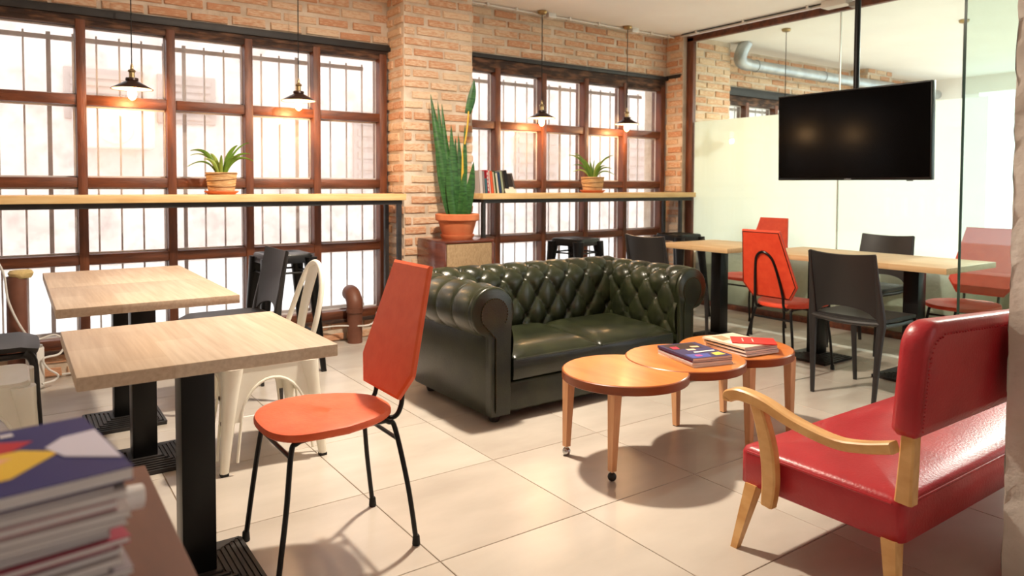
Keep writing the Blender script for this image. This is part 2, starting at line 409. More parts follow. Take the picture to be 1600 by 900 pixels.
# outside bars
def grille(x0, x1, z0, z1, label, step=.1335):
    g = tag(empty('window_grille', (x0, 5.47, z0)), label, 'grille', 'security grilles outside the windows')
    n = int((x1-x0)/step)
    bm_ = MB().box((-.0055, -.0055, 0), (.0055, .0055, z1-z0)).mesh('bar', 'grey_bar', smooth=0)
    for k in range(n+1):
        o = bpy.data.objects.new('bar', bm_); COL.objects.link(o); o.parent = g; o.location = (.03+k*step, 0, 0)
        if k % 6 == 4: o.scale = (2.3, 1, 1)
    MB().box((0, -.012, z1-z0-.05), (x1-x0, .012, z1-z0-.02)).build('top_rail', 'grey_bar', g, smooth=0)
    MB().box((0, -.012, 0), (x1-x0, .012, .03)).build('bottom_rail', 'grey_bar', g, smooth=0)
grille(-1.15, 2.36, .2, 2.17, 'grey steel security bars outside the left window')
grille(3.05, 5.53, .2, 2.17, 'grey steel security bars outside the window behind the sofa')
grille(6.4, 9.1, .52, 2.14, 'grey steel security bars outside the window beyond the glass partition')
# street: pavement and the pale house opposite
struct(MB().box((-12, 5.5, -.3), (26, 13.2, -.12)).build('pavement', 'pavement', smooth=0))
fc = tag(empty('street_house', (4, 13, 0)), 'pale rendered house front across the street, seen through the windows', 'building')
MB().box((-16, 0, -.3), (22, .4, 4.3)).build('house_wall', 'facade', fc, smooth=0)
for x0, x1, z0, z1 in ((-3.3, -2.2, 2.2, 3.0), (-2.0, -1.1, 2.2, 3.0), (1.4, 2.6, 1.2, 2.6), (5.2, 6.4, 1.2, 2.6), (8.6, 9.8, 1.2, 2.6), (-6.5, -5.3, 1.2, 2.6)):
    s_ = MB().box((x0, -.06, z0), (x1, .02, z1), bev=.01).build('window_shutter', 'facade_dark', fc, smooth=0)
    q = MB()
    for k in range(6): q.box((x0+.08, -.08, z0+.06+k*(z1-z0-.1)/6), (x1-.08, -.055, z0+.06+(k+.6)*(z1-z0-.1)/6))
    q.build('slats', 'facade_dark', s_, smooth=0)
q = MB().box((-3.2, -.45, 1.75), (-2.1, 0, 2.35), bev=.03).build('air_conditioner', 'facade', fc)
MB().lathe([(.24, 0), (.24, .02)], 28, mtx=Matrix.Translation((-2.65, -.45, 2.05)) @ Matrix.Rotation(R(90), 4, 'X')).build('fan_guard', 'grey_bar', q)

# glass partition
wr = struct(empty('wall_right', (XG, 1.72, 0)))
def gp(name, lo, hi, m, bev=0):
    q = MB().box(lo, hi, bev=bev).build(name, m, wr); q.location = (-XG, -1.72, 0); return q
gp('post', (XG-.02, 4.885, 0), (XG+.03, 4.968, 2.70), 'frame_wood', .004)
gp('header', (XG-.02, -3.0, 2.655), (XG+.03, 4.968, 2.715), 'frame_wood_h', .004)
gp('foot_rail', (XG-.02, -3.0, 0), (XG+.03, 4.885, .05), 'frame_wood_h', .004)
for y0, y1 in ((3.335, 4.88), (1.735, 3.328), (.2, 1.70)): gp('glass_pane', (XG, y0, .05), (XG+.01, y1, 2.66), 'clear_glass')
gp('frosted_film', (XG+.012, 3.335, .56), (XG+.014, 4.88, 1.845), 'frost'); gp('frosted_film', (XG+.012, 2.22, .56), (XG+.014, 3.328, 1.845), 'frost')
gp('silicone_joint', (XG-.003, 3.328, .05), (XG+.012, 3.335, 2.66), 'white_plastic')
struct(MB().box((5.76, -1.0, 0), (5.98, 4.9, .56), bev=.005).build('trim_6', 'concrete'))
# free-standing glass screen at right angles
gs = struct(empty('wall_screen', (4.12, 1.72, 0)))
q = MB().box((0, -.005, 0), (1.55, .005, 2.725)).build('glass_pane', 'screen_glass', gs, smooth=0)
q = MB().box((-.003, -.0062, 0), (.002, .0062, 2.725)).build('polished_edge', 'glass_edge', gs, smooth=0)

# concrete pillar
pl = MB(); pl.bm.free(); pl.bm = bmesh.new()
pl.grid(10, 60, lambda u, v: (2.432+random.uniform(-.006, .006), lerp(.875, .43, u), v*ZC))
pl.grid(10, 60, lambda u, v: (lerp(2.432, 2.86, u), .875+random.uniform(-.006, .004), v*ZC))
pl.box((2.436, .43, 0), (2.86, .87, ZC))
pl = struct(pl.build('wall_pillar', 'concrete', smooth=60))
MB().sheet([(.3, .93), (.36, 1.02), (.4, 1.0), (.42, .82), (.34, .78), (.29, .86)], lambda u, v: (2.4225, .875-u+.14, v), (.006, 0, 0)).build('bare_patch', 'rust_patch', pl, smooth=0)

# ceiling conduit and junction boxes
def conduit(name, pts, r, m, label, cat='conduit'):
    return tag(MB().tube(pts, r, 8).build(name, m), label, cat)
c1 = tag(empty('ceiling_conduit', (3.1, 5.1, 2.7)), 'white cable conduit along the ceiling edge above the window behind the sofa', 'conduit')
def cpart(par, o): o.location = -par.location; o.parent = par; return o
cpart(c1, MB().tube([(3.08, 5.08, 2.712), (5.6, 5.08, 2.712)], .009, 8).build('tube', 'white_plastic'))
cpart(c1, MB().tube([(3.08, 5.11, 2.716), (5.6, 5.11, 2.716)], .006, 8).build('tube', 'grey_plastic'))
for x in (3.3, 3.6, 4.2, 4.55, 5.25, 5.5): cpart(c1, MB().box((x, 5.06, 2.70), (x+.02, 5.125, 2.73), bev=.003).build('clip', 'white_plastic'))
for x in (3.93, 4.96): cpart(c1, MB().box((x, 5.03, 2.685), (x+.09, 5.11, 2.73), bev=.008).build('junction_box', 'white_plastic'))
c2 = tag(empty('ceiling_conduit', (5.6, 4.9, 2.7)), 'white cable conduit above the header of the glass partition', 'conduit')
cpart(c2, MB().tube([(5.62, 5.06, 2.712), (5.6, 4.9, 2.712), (5.6, 3.4, 2.712)], .008, 8).build('tube', 'white_plastic'))
cpart(c2, MB().tube([(5.57, 4.95, 2.718), (5.57, 3.4, 2.718)], .006, 8).build('tube', 'black_metal'))
for y in (4.75, 4.2, 3.55): cpart(c2, MB().box((5.555, y, 2.70), (5.615, y+.02, 2.73), bev=.003).build('clip', 'white_plastic'))
cpart(c2, MB().box((5.53, 3.2, 2.67), (5.64, 3.42, 2.73), bev=.01).build('junction_box', 'white_plastic'))
cpart(c2, MB().box((5.55, 3.12, 2.64), (5.62, 3.19, 2.68), bev=.01).build('sensor', 'grey_plastic'))

# ventilation duct in the room behind the glass
dk = tag(empty('ventilation_duct', (6.5, 4.95, 2.5)), 'round galvanised ventilation duct under the ceiling beyond the glass partition', 'duct')
cpart(dk, MB().tube([(6.5, 4.9, 2.51), (9.14, 4.9, 2.51), (10.9, 4.9, 2.51)], .062, 18).build('straight_run', 'galvanised'))
cpart(dk, MB().tube(cr([(6.58, 4.9, 2.51), (6.46, 4.9, 2.53), (6.42, 4.88, 2.60), (6.46, 4.84, 2.73)], 6), [.068]*19, 18).build('elbow', 'galvanised'))
for x in (6.7, 8.0, 9.6): cpart(dk, MB().tube([(x, 4.9, 2.51), (x+.03, 4.9, 2.51)], .068, 18).build('collar', 'galvanised'))

# ------------------------------------------------------------------ bar shelves under the windows
def bar_shelf(x0, x1, yf, yb, label, legs, grp):
    t = tag(empty('bar_shelf', (x0, yf, 0)), label, 'shelf', grp)
    w_ = x1-x0; d = yb-yf
    MB().box((0, 0, 1.083), (w_, d, 1.13), bev=.003).build('shelf_board', 'pine', t)
    f = MB().box((.02, .03, 1.05), (w_-.02, .06, 1.083)).box((.02, d-.06, 1.05), (w_-.02, d-.03, 1.083)).build('frame_rail', 'black_steel', t, smooth=0)
    for x in legs:
        MB().box((x-x0-.015, .03, 0), (x-x0+.015, .06, 1.05)).build('leg', 'black_steel', t, smooth=0)
        MB().box((x-x0-.015, d-.06, 0), (x-x0+.015, d-.03, 1.05)).build('leg', 'black_steel', t, smooth=0)
    return t
bar_shelf(-1.6, 2.41, 4.79, 5.10, 'long pine bar shelf on black frame under the left window', (2.37, -1.3), 'window bar shelves')
bar_shelf(3.095, 5.64, 4.80, 5.11, 'shorter pine bar shelf holding the books, behind the sofa', (3.125, 5.46), 'window bar shelves')

# ------------------------------------------------------------------ pendant lamps
def pendant():
    t = empty('pendant_lamp', (0, 0, ZC))
    # origin at the ceiling
    MB().lathe([(.0, 0), (.042, 0), (.044, -.012), (.036, -.026), (.012, -.034), (0, -.034)], 24).build('ceiling_rose', 'brass', t)
    MB().tube([(0, 0, -.03), (0, 0, -.8)], .0035, 6).build('cable', 'rubber', t)
    MB().lathe([(.003, -.78), (.009, -.80), (.009, -.815), (.020, -.822), (.024, -.832), (.017, -.838), (.017, -.868), (.028, -.874)], 20).build('lamp_holder', 'brass', t)
    s = MB().lathe([(.026, -.87), (.036, -.872), (.038, -.886), (.034, -.890), (.119, -.938), (.121, -.942), (.117, -.940), (.034, -.893), (.026, -.89)], 36).build('lamp_shade', 'shade_brown', t)
    MB().lathe([(.114, -.9405), (.034, -.896), (.012, -.895)], 36).build('lining', 'shade_inside', s)
    MB().lathe([(.012, -.895), (.014, -.915), (.025, -.955), (.027, -.972), (.020, -.998), (.006, -1.009), (0, -1.010)], 20).build('bulb', 'bulb', t)
    return t
PD = pendant(); tag(PD, '', 'lamp', 'pendant lamps before the windows')
def plight(t): light('bulb_light', 'POINT', (0, -.0, -1.045), 6.5, (1, .58, .26), t, .03)
PL = [(.634, 'pendant lamp hanging furthest left, before the left window'), (1.685, 'pendant lamp before the left window, the one nearer the brick pier'),
      (3.858, 'pendant lamp behind the sofa, the one nearer the books'), (4.895, 'pendant lamp behind the sofa, the one nearer the glass partition')]
LAMPS = []
for k, (x, lb) in enumerate(PL):
    if k == 0: PD.location = (x, 5.03, ZC); PD['label'] = lb; LAMPS.append(PD)
    else: LAMPS.append(dup(PD, (x, 5.03, ZC), 0, lb))
for l_ in LAMPS: plight(l_)
dup(PD, (6.22, 4.2, ZC), 0, 'pendant lamp in the next room, its cable showing left of the television')
dup(PD, (7.2, 3.02, ZC), 0, 'pendant lamp in the next room near the clear glass screen')

# ceiling lamps: one throws the table and chair shadows, one is added fill
def ceiling_lamp(x, y, e, label, sx=.42, sy=.6, col=(1, .87, .70)):
    t = tag(empty('ceiling_lamp', (x, y, ZC)), label, 'ceiling lamp', 'flat ceiling lamps')
    MB().box((-sx/2-.02, -sy/2-.02, -.045), (sx/2+.02, sy/2+.02, 0), bev=.006).build('housing', 'white_plastic', t)
    MB().box((-sx/2, -sy/2, -.05), (sx/2, sy/2, -.044)).build('diffuser', 'lamp_panel', t, smooth=0)
    a = light('lamp_light', 'AREA', (0, 0, -.06), e, col, t); a.data.shape = 'RECTANGLE'; a.data.size = .13; a.data.size_y = .13
    return t
ceiling_lamp(1.9, 3.0, 94, 'flat ceiling lamp above the space between chair and sofa')
ceiling_lamp(8.2, 2.2, 230, 'added fill lamp brightening the room beyond the glass partition', col=(1, .98, .95))  # unseen lamp, added to brighten the next room behind the frosted film

# ------------------------------------------------------------------ pedestal tables
def pedestal_table(top_m):
    t = empty('pedestal_table')
    MB().box((-.323, -.323, .705), (.323, .323, .74), bev=.003).build('tabletop', top_m, t)
    MB().box((-.047, -.047, .03), (.047, .047, .70), bev=.003).build('post', 'black_metal', t)
    b = MB().box((-.17, -.17, 0), (.17, .17, .012), bev=.003)
    for k in range(7):       # stepped ridges rising to the post
        a = .165-k*.018; z = .012+k*.0035
        for s_ in (-1, 1):
            b.box((-a, s_*a-.006, z-.004), (a, s_*a+.006, z+.006)); b.box((s_*a-.006, -a, z-.004), (s_*a+.006, a, z+.006))
        b.box((-a, -a, z-.004), (a, a, z))
    b.box((-.06, -.06, .012), (.06, .06, .04))
    b.build('base_plate', 'black_steel', t, smooth=0)
    MB().box((-.2, -.03, .695), (.2, .03, .705)).box((-.03, -.2, .695), (.03, .2, .705)).build('mount_bracket', 'black_metal', t, smooth=0)
    return t
GT = 'square pedestal tables with black posts'
ta = tag(pedestal_table('oak_top'), 'pale oak square table nearest the camera beside the orange chair', 'table', GT); ta.location = (.442, 2.28, 0)
dup(ta, (.45, 3.385, 0), 0, 'pale oak square table of the pushed-together pair at left, the nearer half')
dup(ta, (.45, 4.035, 0), 0, 'pale oak square table of the pushed-together pair at left, nearest the window')
tb = tag(pedestal_table('oak_top_warm'), 'square table standing alone by the corner of window and glass partition', 'table', GT); tb.location = (4.58, 3.65, 0)
dup(tb, (4.585, 2.815, 0), 0, 'square table under the television, pushed against another, the farther half')
dup(tb, (4.585, 2.166, 0), 0, 'square table in front of the black chair, right half of the pair below the television')

# ------------------------------------------------------------------ orange chairs (local: faces +x)
def steel_chair(vinyl):
    t = empty('steel_chair')
    # seat: wide rounded front, narrower back
    pts = []
    for k in range(48):
        a = 2*math.pi*k/48; cx, sy = math.cos(a), math.sin(a)
        e = .62
        x = math.copysign(abs(cx)**e, cx)*.215; y = math.copysign(abs(sy)**.75, sy)*(.205 if x > 0 else .205-.30*abs(x))
        pts.append((x+.02, y))
    s = MB()
    def ring(sc, z): return [(x*sc, y*sc, z+.012*max(0, x-.1)*-4+.02*(abs(y)/.2)**2*.2) for x, y in pts]
    s.loft([ring(.97, .425), ring(1, .431), ring(1, .441), ring(.985, .449), ring(.93, .452), ring(.5, .450), ring(.05, .449)])
    s.build('seat', vinyl, t)
    # hexagonal back
    hx = [(-.135, .925), (.135, .925), (.199, .575), (.14, .49), (-.14, .49), (-.199, .575)]
    def bp(y, z): return Vector((-.17-(z-.49)/.435*.125, y, z))
    b = MB(); n = Vector((-.96, 0, -.27)); rings = []
    for sc, off in ((.955, 0), (1, .005), (1, .017), (.955, .022)):
        c = Vector((0, .70)); rings.append([bp(y*sc, .70+(z-.70)*sc)+n*off for y, z in hx])
    b.loft(rings); bk = b.build('backrest', vinyl, t, smooth=20)
    if vinyl == 'orange_far': MB().tube([Vector(p) for p in rings[3]], .0028, 6, closed=True).build('edge_piping', 'black_metal', bk)
    # hairpin tube behind the back
    hp = [(-.10, -.075, .43), (-.175, -.10, .418), (-.205, -.102, .45), (-.215, -.10, .52), (-.25, -.075, .68), (-.272, -.05, .755), (-.282, 0, .785), (-.272, .05, .755), (-.25, .075, .68), (-.215, .10, .52), (-.205, .102, .45), (-.175, .10, .418), (-.10, .075, .43)]
    MB().tube(cr(hp, 5), .0085, 10).build('back_support', 'black_metal', t)
    for sd in (-1, 1):
        # each side: front leg, seat rail and back leg bent from one tube
        y = sd*.15; yf = sd*.175
        pth = [(.232, yf, .02), (.205, yf*.97, .22), (.182, y, .39), (.165, y, .415), (.13, y*.98, .421), (0, y*.9, .421), (-.12, y*.83, .421), (-.15, y*.84, .415), (-.17, y*.88, .39), (-.2, yf*.95, .2), (-.224, yf, .02)]
        MB().tube(cr(pth, 6), .0085, 10).build('leg_frame', 'black_metal', t)
        for x in (.233, -.225):
            MB().lathe([(.012, 0), (.0135, .004), (.0115, .03), (.0095, .034)], 12, c=(x, yf, 0)).build('rubber_foot', 'rubber', t)
    MB().tube([(.185, -.15, .375), (.185, .15, .375)], .007, 8).build('crossbar', 'black_metal', t)
    MB().tube([(-.178, -.135, .355), (-.178, .135, .355)], .007, 8).build('crossbar', 'black_metal', t)
    return t
GC = 'orange chairs with black tube frames'
ch = tag(steel_chair('orange_vinyl'), 'bright orange chair in the foreground, hexagonal back and black tube legs', 'chair', GC)
ch.location = (.86, 2.265, 0); ch.rotation_euler = (0, 0, math.pi)
cf = tag(steel_chair('orange_far'), 'red-orange chair seen from behind with a hairpin tube on its back', 'chair', GC)
cf.location = (4.14, 2.745, 0); cf.rotation_euler = (0, 0, 0)
dup(cf, (5.10, 3.735, 0), math.pi, 'red-orange chair by the frosted glass, partly hidden behind the hairpin-backed chair')
dup(cf, (5.03, 2.05, 0), math.pi, 'red-orange chair at far right seen through the clear glass screen')

# ------------------------------------------------------------------ black moulded chairs (local: faces +x)
def shell_chair():
    t = empty('moulded_chair')
    def seat(u, v):
        x = lerp(-.205, .225, u); y = (v-.5)*2; w_ = .205 if u > .15 else .205-.02*(1-u/.15)
        e = 1-.16*max(0, (u-.8)/.2)**2
        return (x-.02*abs(y)**3*max(0, u-.5), y*w_*e, .452-.014*(1-y*y)*math.sin(math.pi*min(u*1.1, 1))-.018*max(0, u-.85)/.15)
    MB().grid(20, 16, seat, th=-.02).build('seat', 'black_plastic', t, smooth=60)
    def back(u, v):
        y = (u-.5)*2; z0 = .475+.055*max(0, 1-(y/.85)**2)**.5 if abs(y) < .85 else .475
        z = lerp(z0, .832-.012*(1-y*y), v); h = (z-.45)/.38
        wd = .188+.006*h
        return (-.205-.055*h-.012*h*h-.036*(1-y*y)*(.55+.45*h), y*wd, z)
    MB().grid(24, 16, back, th=.012).build('backrest', 'black_plastic', t, smooth=60)
    MB().tube(cr([(-.21, -.195, .452), (-.228, -.1, .447), (-.235, 0, .445), (-.228, .1, .447), (-.21, .195, .452)], 5), .02, 10, flat=.8).build('rear_rail', 'black_plastic', t)
    for sd in (-1, 1):
        pth = cr([(-.272, sd*.19, .828), (-.245, sd*.193, .68), (-.218, sd*.197, .54), (-.208, sd*.2, .45), (-.214, sd*.195, .36), (-.225, sd*.187, .18), (-.235, sd*.18, 0)], 5)
        n = len(pth); rr = [lerp(.009, .026, sstep(0, .5, i/(n-1))) if i/(n-1) < .5 else lerp(.026, .012, (i/(n-1)-.5)*2) for i in range(n)]
        MB().tube(pth, rr, 10, flat=.85).build('leg', 'black_plastic', t)
        pth = cr([(.17, sd*.178, .44), (.2, sd*.184, .40), (.212, sd*.184, .25), (.226, sd*.18, 0)], 5)
        n = len(pth); MB().tube(pth, [lerp(.03, .012, (i/(n-1))**.6) for i in range(n)], 10, flat=.85).build('leg', 'black_plastic', t)
        MB().tube([(-.2, sd*.19, .435), (0, sd*.193, .43), (.18, sd*.18, .43)], .014, 8).build('side_rail', 'black_plastic', t)
    return t
GB = 'black moulded plastic chairs'
sc_ = tag(shell_chair(), 'black plastic chair in front of the right-hand table, back towards the camera', 'chair', GB); sc_.location = (4.045, 2.18, 0)
dup(sc_, (5.18, 2.78, 0), math.pi, 'black plastic chair against the frosted glass, across the table')
dup(sc_, (4.09, 3.73, 0), 0, 'black plastic chair showing above the right end of the sofa')
dup(sc_, (.97, 4.10, 0), math.pi, 'black plastic chair at the left tables, its back seen edge-on')
dup(sc_, (-.13, 4.02, 0), 0, 'black plastic chair cut by the left picture edge, only its seat showing')

# ------------------------------------------------------------------ pressed-metal chairs and stools
def metal_leg(mb, top, foot, s0, s1, sx, sy):
    rings = []
    for k in range(7):
        t_ = k/6; c = Vector(top).lerp(Vector(foot), t_); a = lerp(s0, s1, t_**.7)/2; b_ = a*.35
        rings.append([(c.x+math.copysign(abs(math.cos(q))**.7, math.cos(q))*a*sx, c.y+math.copysign(abs(math.sin(q))**.7, math.sin(q))*a*sy, c.z) for q in [2*math.pi*i/14 for i in range(14)]])
    mb.loft(rings)
def metal_chair():
    t = empty('metal_chair')
    q = .165
    def sq(s_, z, rr=.045, n=5):
        o = []
        for cx, cy, a0 in ((1, 1, 0), (-1, 1, 90), (-1, -1, 180), (1, -1, 270)):
            for k in range(n):
                a = R(a0+90*k/(n-1)); o.append((cx*(s_-rr)+rr*math.cos(a), cy*(s_-rr)+rr*math.sin(a), z))
        return o
    MB().loft([sq(.185, .425), sq(.185, .438), sq(.178, .447), sq(.16, .449), sq(.14, .443), sq(.05, .442)]).build('seat', 'white_metal', t)
    for a in range(4):
        Mx = Matrix.Rotation(a*math.pi/2, 4, 'Z')
        arch = [(.095*math.cos(th)*1.35, .21+.165*math.sin(th)) for th in [math.pi*k/14 for k in range(15)]]
        ol = [(-.172, .43), (.172, .43), (.172, .21)]+arch+[(-.172, .21)]
        def fn(u, v): return Mx @ Vector((.178+(.43-v)*.11, u*(1+(.43-v)*.35), v))
        MB().sheet(ol, fn, Mx @ Vector((.004, 0, 0))).build('skirt', 'white_metal', t)
        MB().tube([fn(u, v)+Mx @ Vector((.004, 0, 0)) for u, v in [(.14, .05)]+arch+[(-.14, .05)]], .006, 8).build('rolled_edge', 'white_metal', t)
        sx, sy = ((1, 1), (-1, 1), (-1, -1), (1, -1))[a]
        lg = MB(); metal_leg(lg, (sx*.16, sy*.16, .43), (sx*.208, sy*.208, .012), .085, .034, sx, sy); lg = lg.build('leg', 'white_metal', t)
        MB().box((sx*.208-.016, sy*.208-.016, 0), (sx*.208+.016, sy*.208+.016, .014), bev=.003).build('rubber_foot', 'rubber', lg)
    hoop = [(-.13, -.178, .44), (-.172, -.176, .52), (-.205, -.165, .62), (-.235, -.135, .73), (-.252, -.075, .81), (-.258, 0, .835), (-.252, .075, .81), (-.235, .135, .73), (-.205, .165, .62), (-.172, .176, .52), (-.13, .178, .44)]
    MB().tube(cr(hoop, 6), .0125, 12).build('back_hoop', 'white_metal', t)
    def sp(u, v):
        z = lerp(.44, .83, v); return (-.175-.085*v+.01*math.sin(math.pi*v)-.006*math.cos((u-.5)*5), (u-.5)*lerp(.085, .125, v), z)
    MB().grid(8, 14, sp, th=.004).build('back_splat', 'white_metal', t)
    for y, z in ((.12, .30), (-.1, .36), (.15, .2)): MB().sphere((.205, y, z), .007, 8, 6, (.4, 1, 1.6)).build('paint_chip', 'chip', t)
    return t
mc = tag(metal_chair(), 'white pressed-metal chair with hoop back behind the nearest table', 'chair', 'white metal chairs'); mc.location = (.905, 3.245, 0); mc.rotation_euler = (0, 0, math.pi)
dup(mc, (-.135, 3.42, 0), 0, 'white pressed-metal chair at the left picture edge above the magazine stack')

def metal_stool():
    t = empty('bar_stool')
    def sq(s_, z, rr=.04, n=5):
        o = []
        for cx, cy, a0 in ((1, 1, 0), (-1, 1, 90), (-1, -1, 180), (1, -1, 270)):
            for k in range(n):
                a = R(a0+90*k/(n-1)); o.append((cx*(s_-rr)+rr*math.cos(a), cy*(s_-rr)+rr*math.sin(a), z))
        return o
    MB().loft([sq(.155, .70), sq(.153, .748), sq(.146, .758), sq(.13, .758), sq(.12, .752), sq(.045, .752), sq(.041, .745)]).build('seat', 'black_metal', t)
    for sx in (-1, 1):
        for sy in (-1, 1):
            lg = MB(); metal_leg(lg, (sx*.132, sy*.132, .735), (sx*.195, sy*.195, .012), .085, .034, sx, sy); lg = lg.build('leg', 'black_metal', t)
            MB().box((sx*.195-.016, sy*.195-.016, 0), (sx*.195+.016, sy*.195+.016, .014), bev=.003).build('rubber_foot', 'rubber', lg)
    for a in range(4):
        Mx = Matrix.Rotation(a*math.pi/2, 4, 'Z')
        MB().tube([Mx @ Vector((.145, -.145, .64)), Mx @ Vector((.145, .145, .64))], .007, 8).build('stretcher', 'black_metal', t)
        MB().tube([Mx @ Vector((.178, -.178, .24)), Mx @ Vector((.178, .178, .24))], .009, 8).build('foot_rail', 'black_metal', t)
    return t
GS = 'black metal bar stools'
st = tag(metal_stool(), 'black metal bar stool under the left window shelf', 'stool', GS); st.location = (1.43, 4.60, 0)
dup(st, (3.86, 4.56, 0), R(45)*0+R(12), 'black metal bar stool behind the middle of the sofa')
dup(st, (5.02, 4.47, 0), 0, 'black metal bar stool in the corner beside the glass partition')

# ------------------------------------------------------------------ buttoned leather sofa
def tuft(s, t_, a, b):
    p = s/a+t_/(2*b); q = s/a-t_/(2*b)
    f = (abs(math.sin(math.pi*p))*abs(math.sin(math.pi*q)))**.32
    # button pits at the crossings
    dp = abs(p-round(p)); dq = abs(q-round(q)); d2 = (dp*dp+dq*dq)
    return f-.55*math.exp(-d2/.012)
def roll_profile(inner, cx, cz, r, zb, a_end, zo):
    """2D (d, z) profile from the seat up the inside, over the roll and down the outside; d grows outward"""
    P = [(inner+.012, zb), (inner+.006, lerp(zb, cz, .5))]
    a0 = 178
    k = 0
    while a0-k*6 >= a_end: a = R(a0-k*6); P.append((cx+r*math.cos(a), cz+r*math.sin(a))); k += 1
    P = [Vector((x, 0, z)) for x, z in P]
    # resample evenly
    L_ = [0]
    for A, B in zip(P[:-1], P[1:]): L_.append(L_[-1]+(B-A).length)
    return P, L_
def prof_at(P, L_, d):
    for i in range(len(P)-1):
        if d <= L_[i+1] or i == len(P)-2:
            u = (d-L_[i])/(L_[i+1]-L_[i]); p = P[i].lerp(P[i+1], u); tg = (P[i+1]-P[i]).normalized(); return p, Vector((-tg.z, 0, tg.x))
def tufted(name, parent, P, L_, s0, s1, mapf, a=.165, b=.118, h=.03, ns=150, nt=64, t_top=.0, taper=True, ph=0):
    tot = L_[-1]
    # smooth normals along the profile
    samples = []
    for j in range(nt+1):
        d = tot*j/nt; p, n0 = prof_at(P, L_, min(d, tot*.99999)); n1 = prof_at(P, L_, min(d+.012, tot*.99999))[1]; n2 = prof_at(P, L_, max(d-.012, 0))[1]
        samples.append((d, p, (n0+n1+n2).normalized()))
    def fn(u, v):
        j = round(v*nt); d, p, n = samples[j]; s = lerp(s0, s1, u)
        k = sstep(t_top, t_top+.05, d)
        rows = (t_top-.01)
        f1 = tuft(s+ph, d-rows, a, b)
        f2 = abs(math.sin(math.pi*(s+ph)/a))**.22
        f = lerp(f1, f2, k)
        hh = h*(1-.35*k)
        q = p+n*(hh*(f-.85))
        return mapf(s, q)
    return MB().grid(ns, nt, fn).build(name, 'leather_green', parent, smooth=80)
sf = tag(empty('leather_sofa', (2.66, 3.3, 0)), 'dark green buttoned leather sofa with rolled arms', 'sofa')
SX0, SX1, SY0, SY1 = 1.92, 3.40, 2.90, 3.72
def sp_(o): o.parent = sf; o.location = -sf.location; return o
RZ, RR = .572, .130
# arms: profile distance measured from the sofa's inside outwards
Pa, La = roll_profile(-.138, 0.0, RZ, RR, .28, -78, .44)
ttop = La[2]+R(80)*RR
tufted('arm', sf, Pa, La, SY0+.02, 3.70, lambda s, q: Vector((SX0+.012-q.x-2.66, s-3.3, q.z)), t_top=ttop, ns=120, ph=-2.93)
tufted('arm', sf, Pa, La, SY0+.02, 3.70, lambda s, q: Vector((SX1-.012+q.x-2.66, s-3.3, q.z)), t_top=ttop, ns=120, ph=-2.93)
Pb, Lb = roll_profile(-.150, 0.0, RZ+.008, RR+.004, .28, -78, .44)
tufted('backrest', sf, Pb, Lb, 1.95, 3.37, lambda s, q: Vector((s-2.66, SY1-.105+q.x-3.3+.015, q.z)), t_top=Lb[2]+R(80)*RR, ns=210, ph=-2.66)
# boards: outer sides, back, base
sp_(MB().box((SX0, SY0+.012, .045), (SX0+.125, SY1, .50), bev=.012).build('side_panel', 'leather_green'))
sp_(MB().box((SX1-.125, SY0+.012, .045), (SX1, SY1, .50), bev=.012).build('side_panel', 'leather_green'))
sp_(MB().box((SX0+.02, SY1-.12, .045), (SX1-.02, SY1, .50), bev=.012).build('back_panel', 'leather_green'))
sp_(MB().box((SX0+.12, SY0+.03, .045), (SX1-.12, SY1-.1, .20), bev=.018, seg=3).build('front_rail', 'leather_green'))
# arm fronts: scroll face above a tapering panel
for sd, xc in ((-1, SX0+.012), (1, SX1-.012)):
    out = []
    for k in range(33):
        a = R(-62+k*304/32-0); out.append((math.cos(a), math.sin(a)))
    ol = []
    r_ = RR-.004
    # going round the circle from the inner underside over the top to the outer underside (u measured outwards)
    for k in range(29):
        a = R(205-k*(205+62)/28); ol.append((r_*math.cos(a), RZ+r_*math.sin(a)))
    ol += [(.012, .45), (.012, .05), (-.105, .05), (-.108, .40)]
    if sd == -1: fn = lambda u, v: (xc-u, SY0, v)
    else: fn = lambda u, v: (xc+u, SY0, v)
    f_ = MB(); rings = []
    cen = (-.03, .42)
    for sc2, dy in ((1, .05), (1, .012), (.985, .003), (.955, 0)):
        rings.append([Vector(fn(cen[0]+(u-cen[0])*sc2, cen[1]+(v-cen[1])*(sc2 if v > .1 else 1)))+Vector((0, dy, 0)) for u, v in ol])
    f_.loft(rings); af = sp_(f_.build('arm_front', 'leather_green', smooth=50))
    # inner facing, slightly raised, with nail trim
    ol2 = []
    for k in range(25):
        a = R(215-k*(250)/24); ol2.append((.078*math.cos(a)-.004, RZ-.01+.078*math.sin(a)))
    ol2 += [(-.012, .44), (-.012, .07), (-.075, .07), (-.078, .44)]
    fc2 = MB().sheet(ol2, lambda u, v: Vector(fn(u, v))+Vector((0, -.006, 0)), (0, .02, 0)); fc2 = sp_(fc2.build('scroll_facing', 'leather_green', smooth=30))
    nl = MB(); pv = ol2[:-1]
    path = [Vector((u, v, 0)) for u, v in ol2[:26]+[(-.012, .07)]]
    acc = 0; last = path[0]
    for A, B in zip(path[:-1], path[1:]):
        n = max(1, int((B-A).length/.011))
        for k in range(n):
            c = A.lerp(B, k/n); nl.sphere(Vector(fn(c.x, c.y))+Vector((0, -.006, 0)), .0042, 6, 4)
    nl = sp_(nl.build('nail_trim', 'nail')); nl['kind'] = 'stuff'
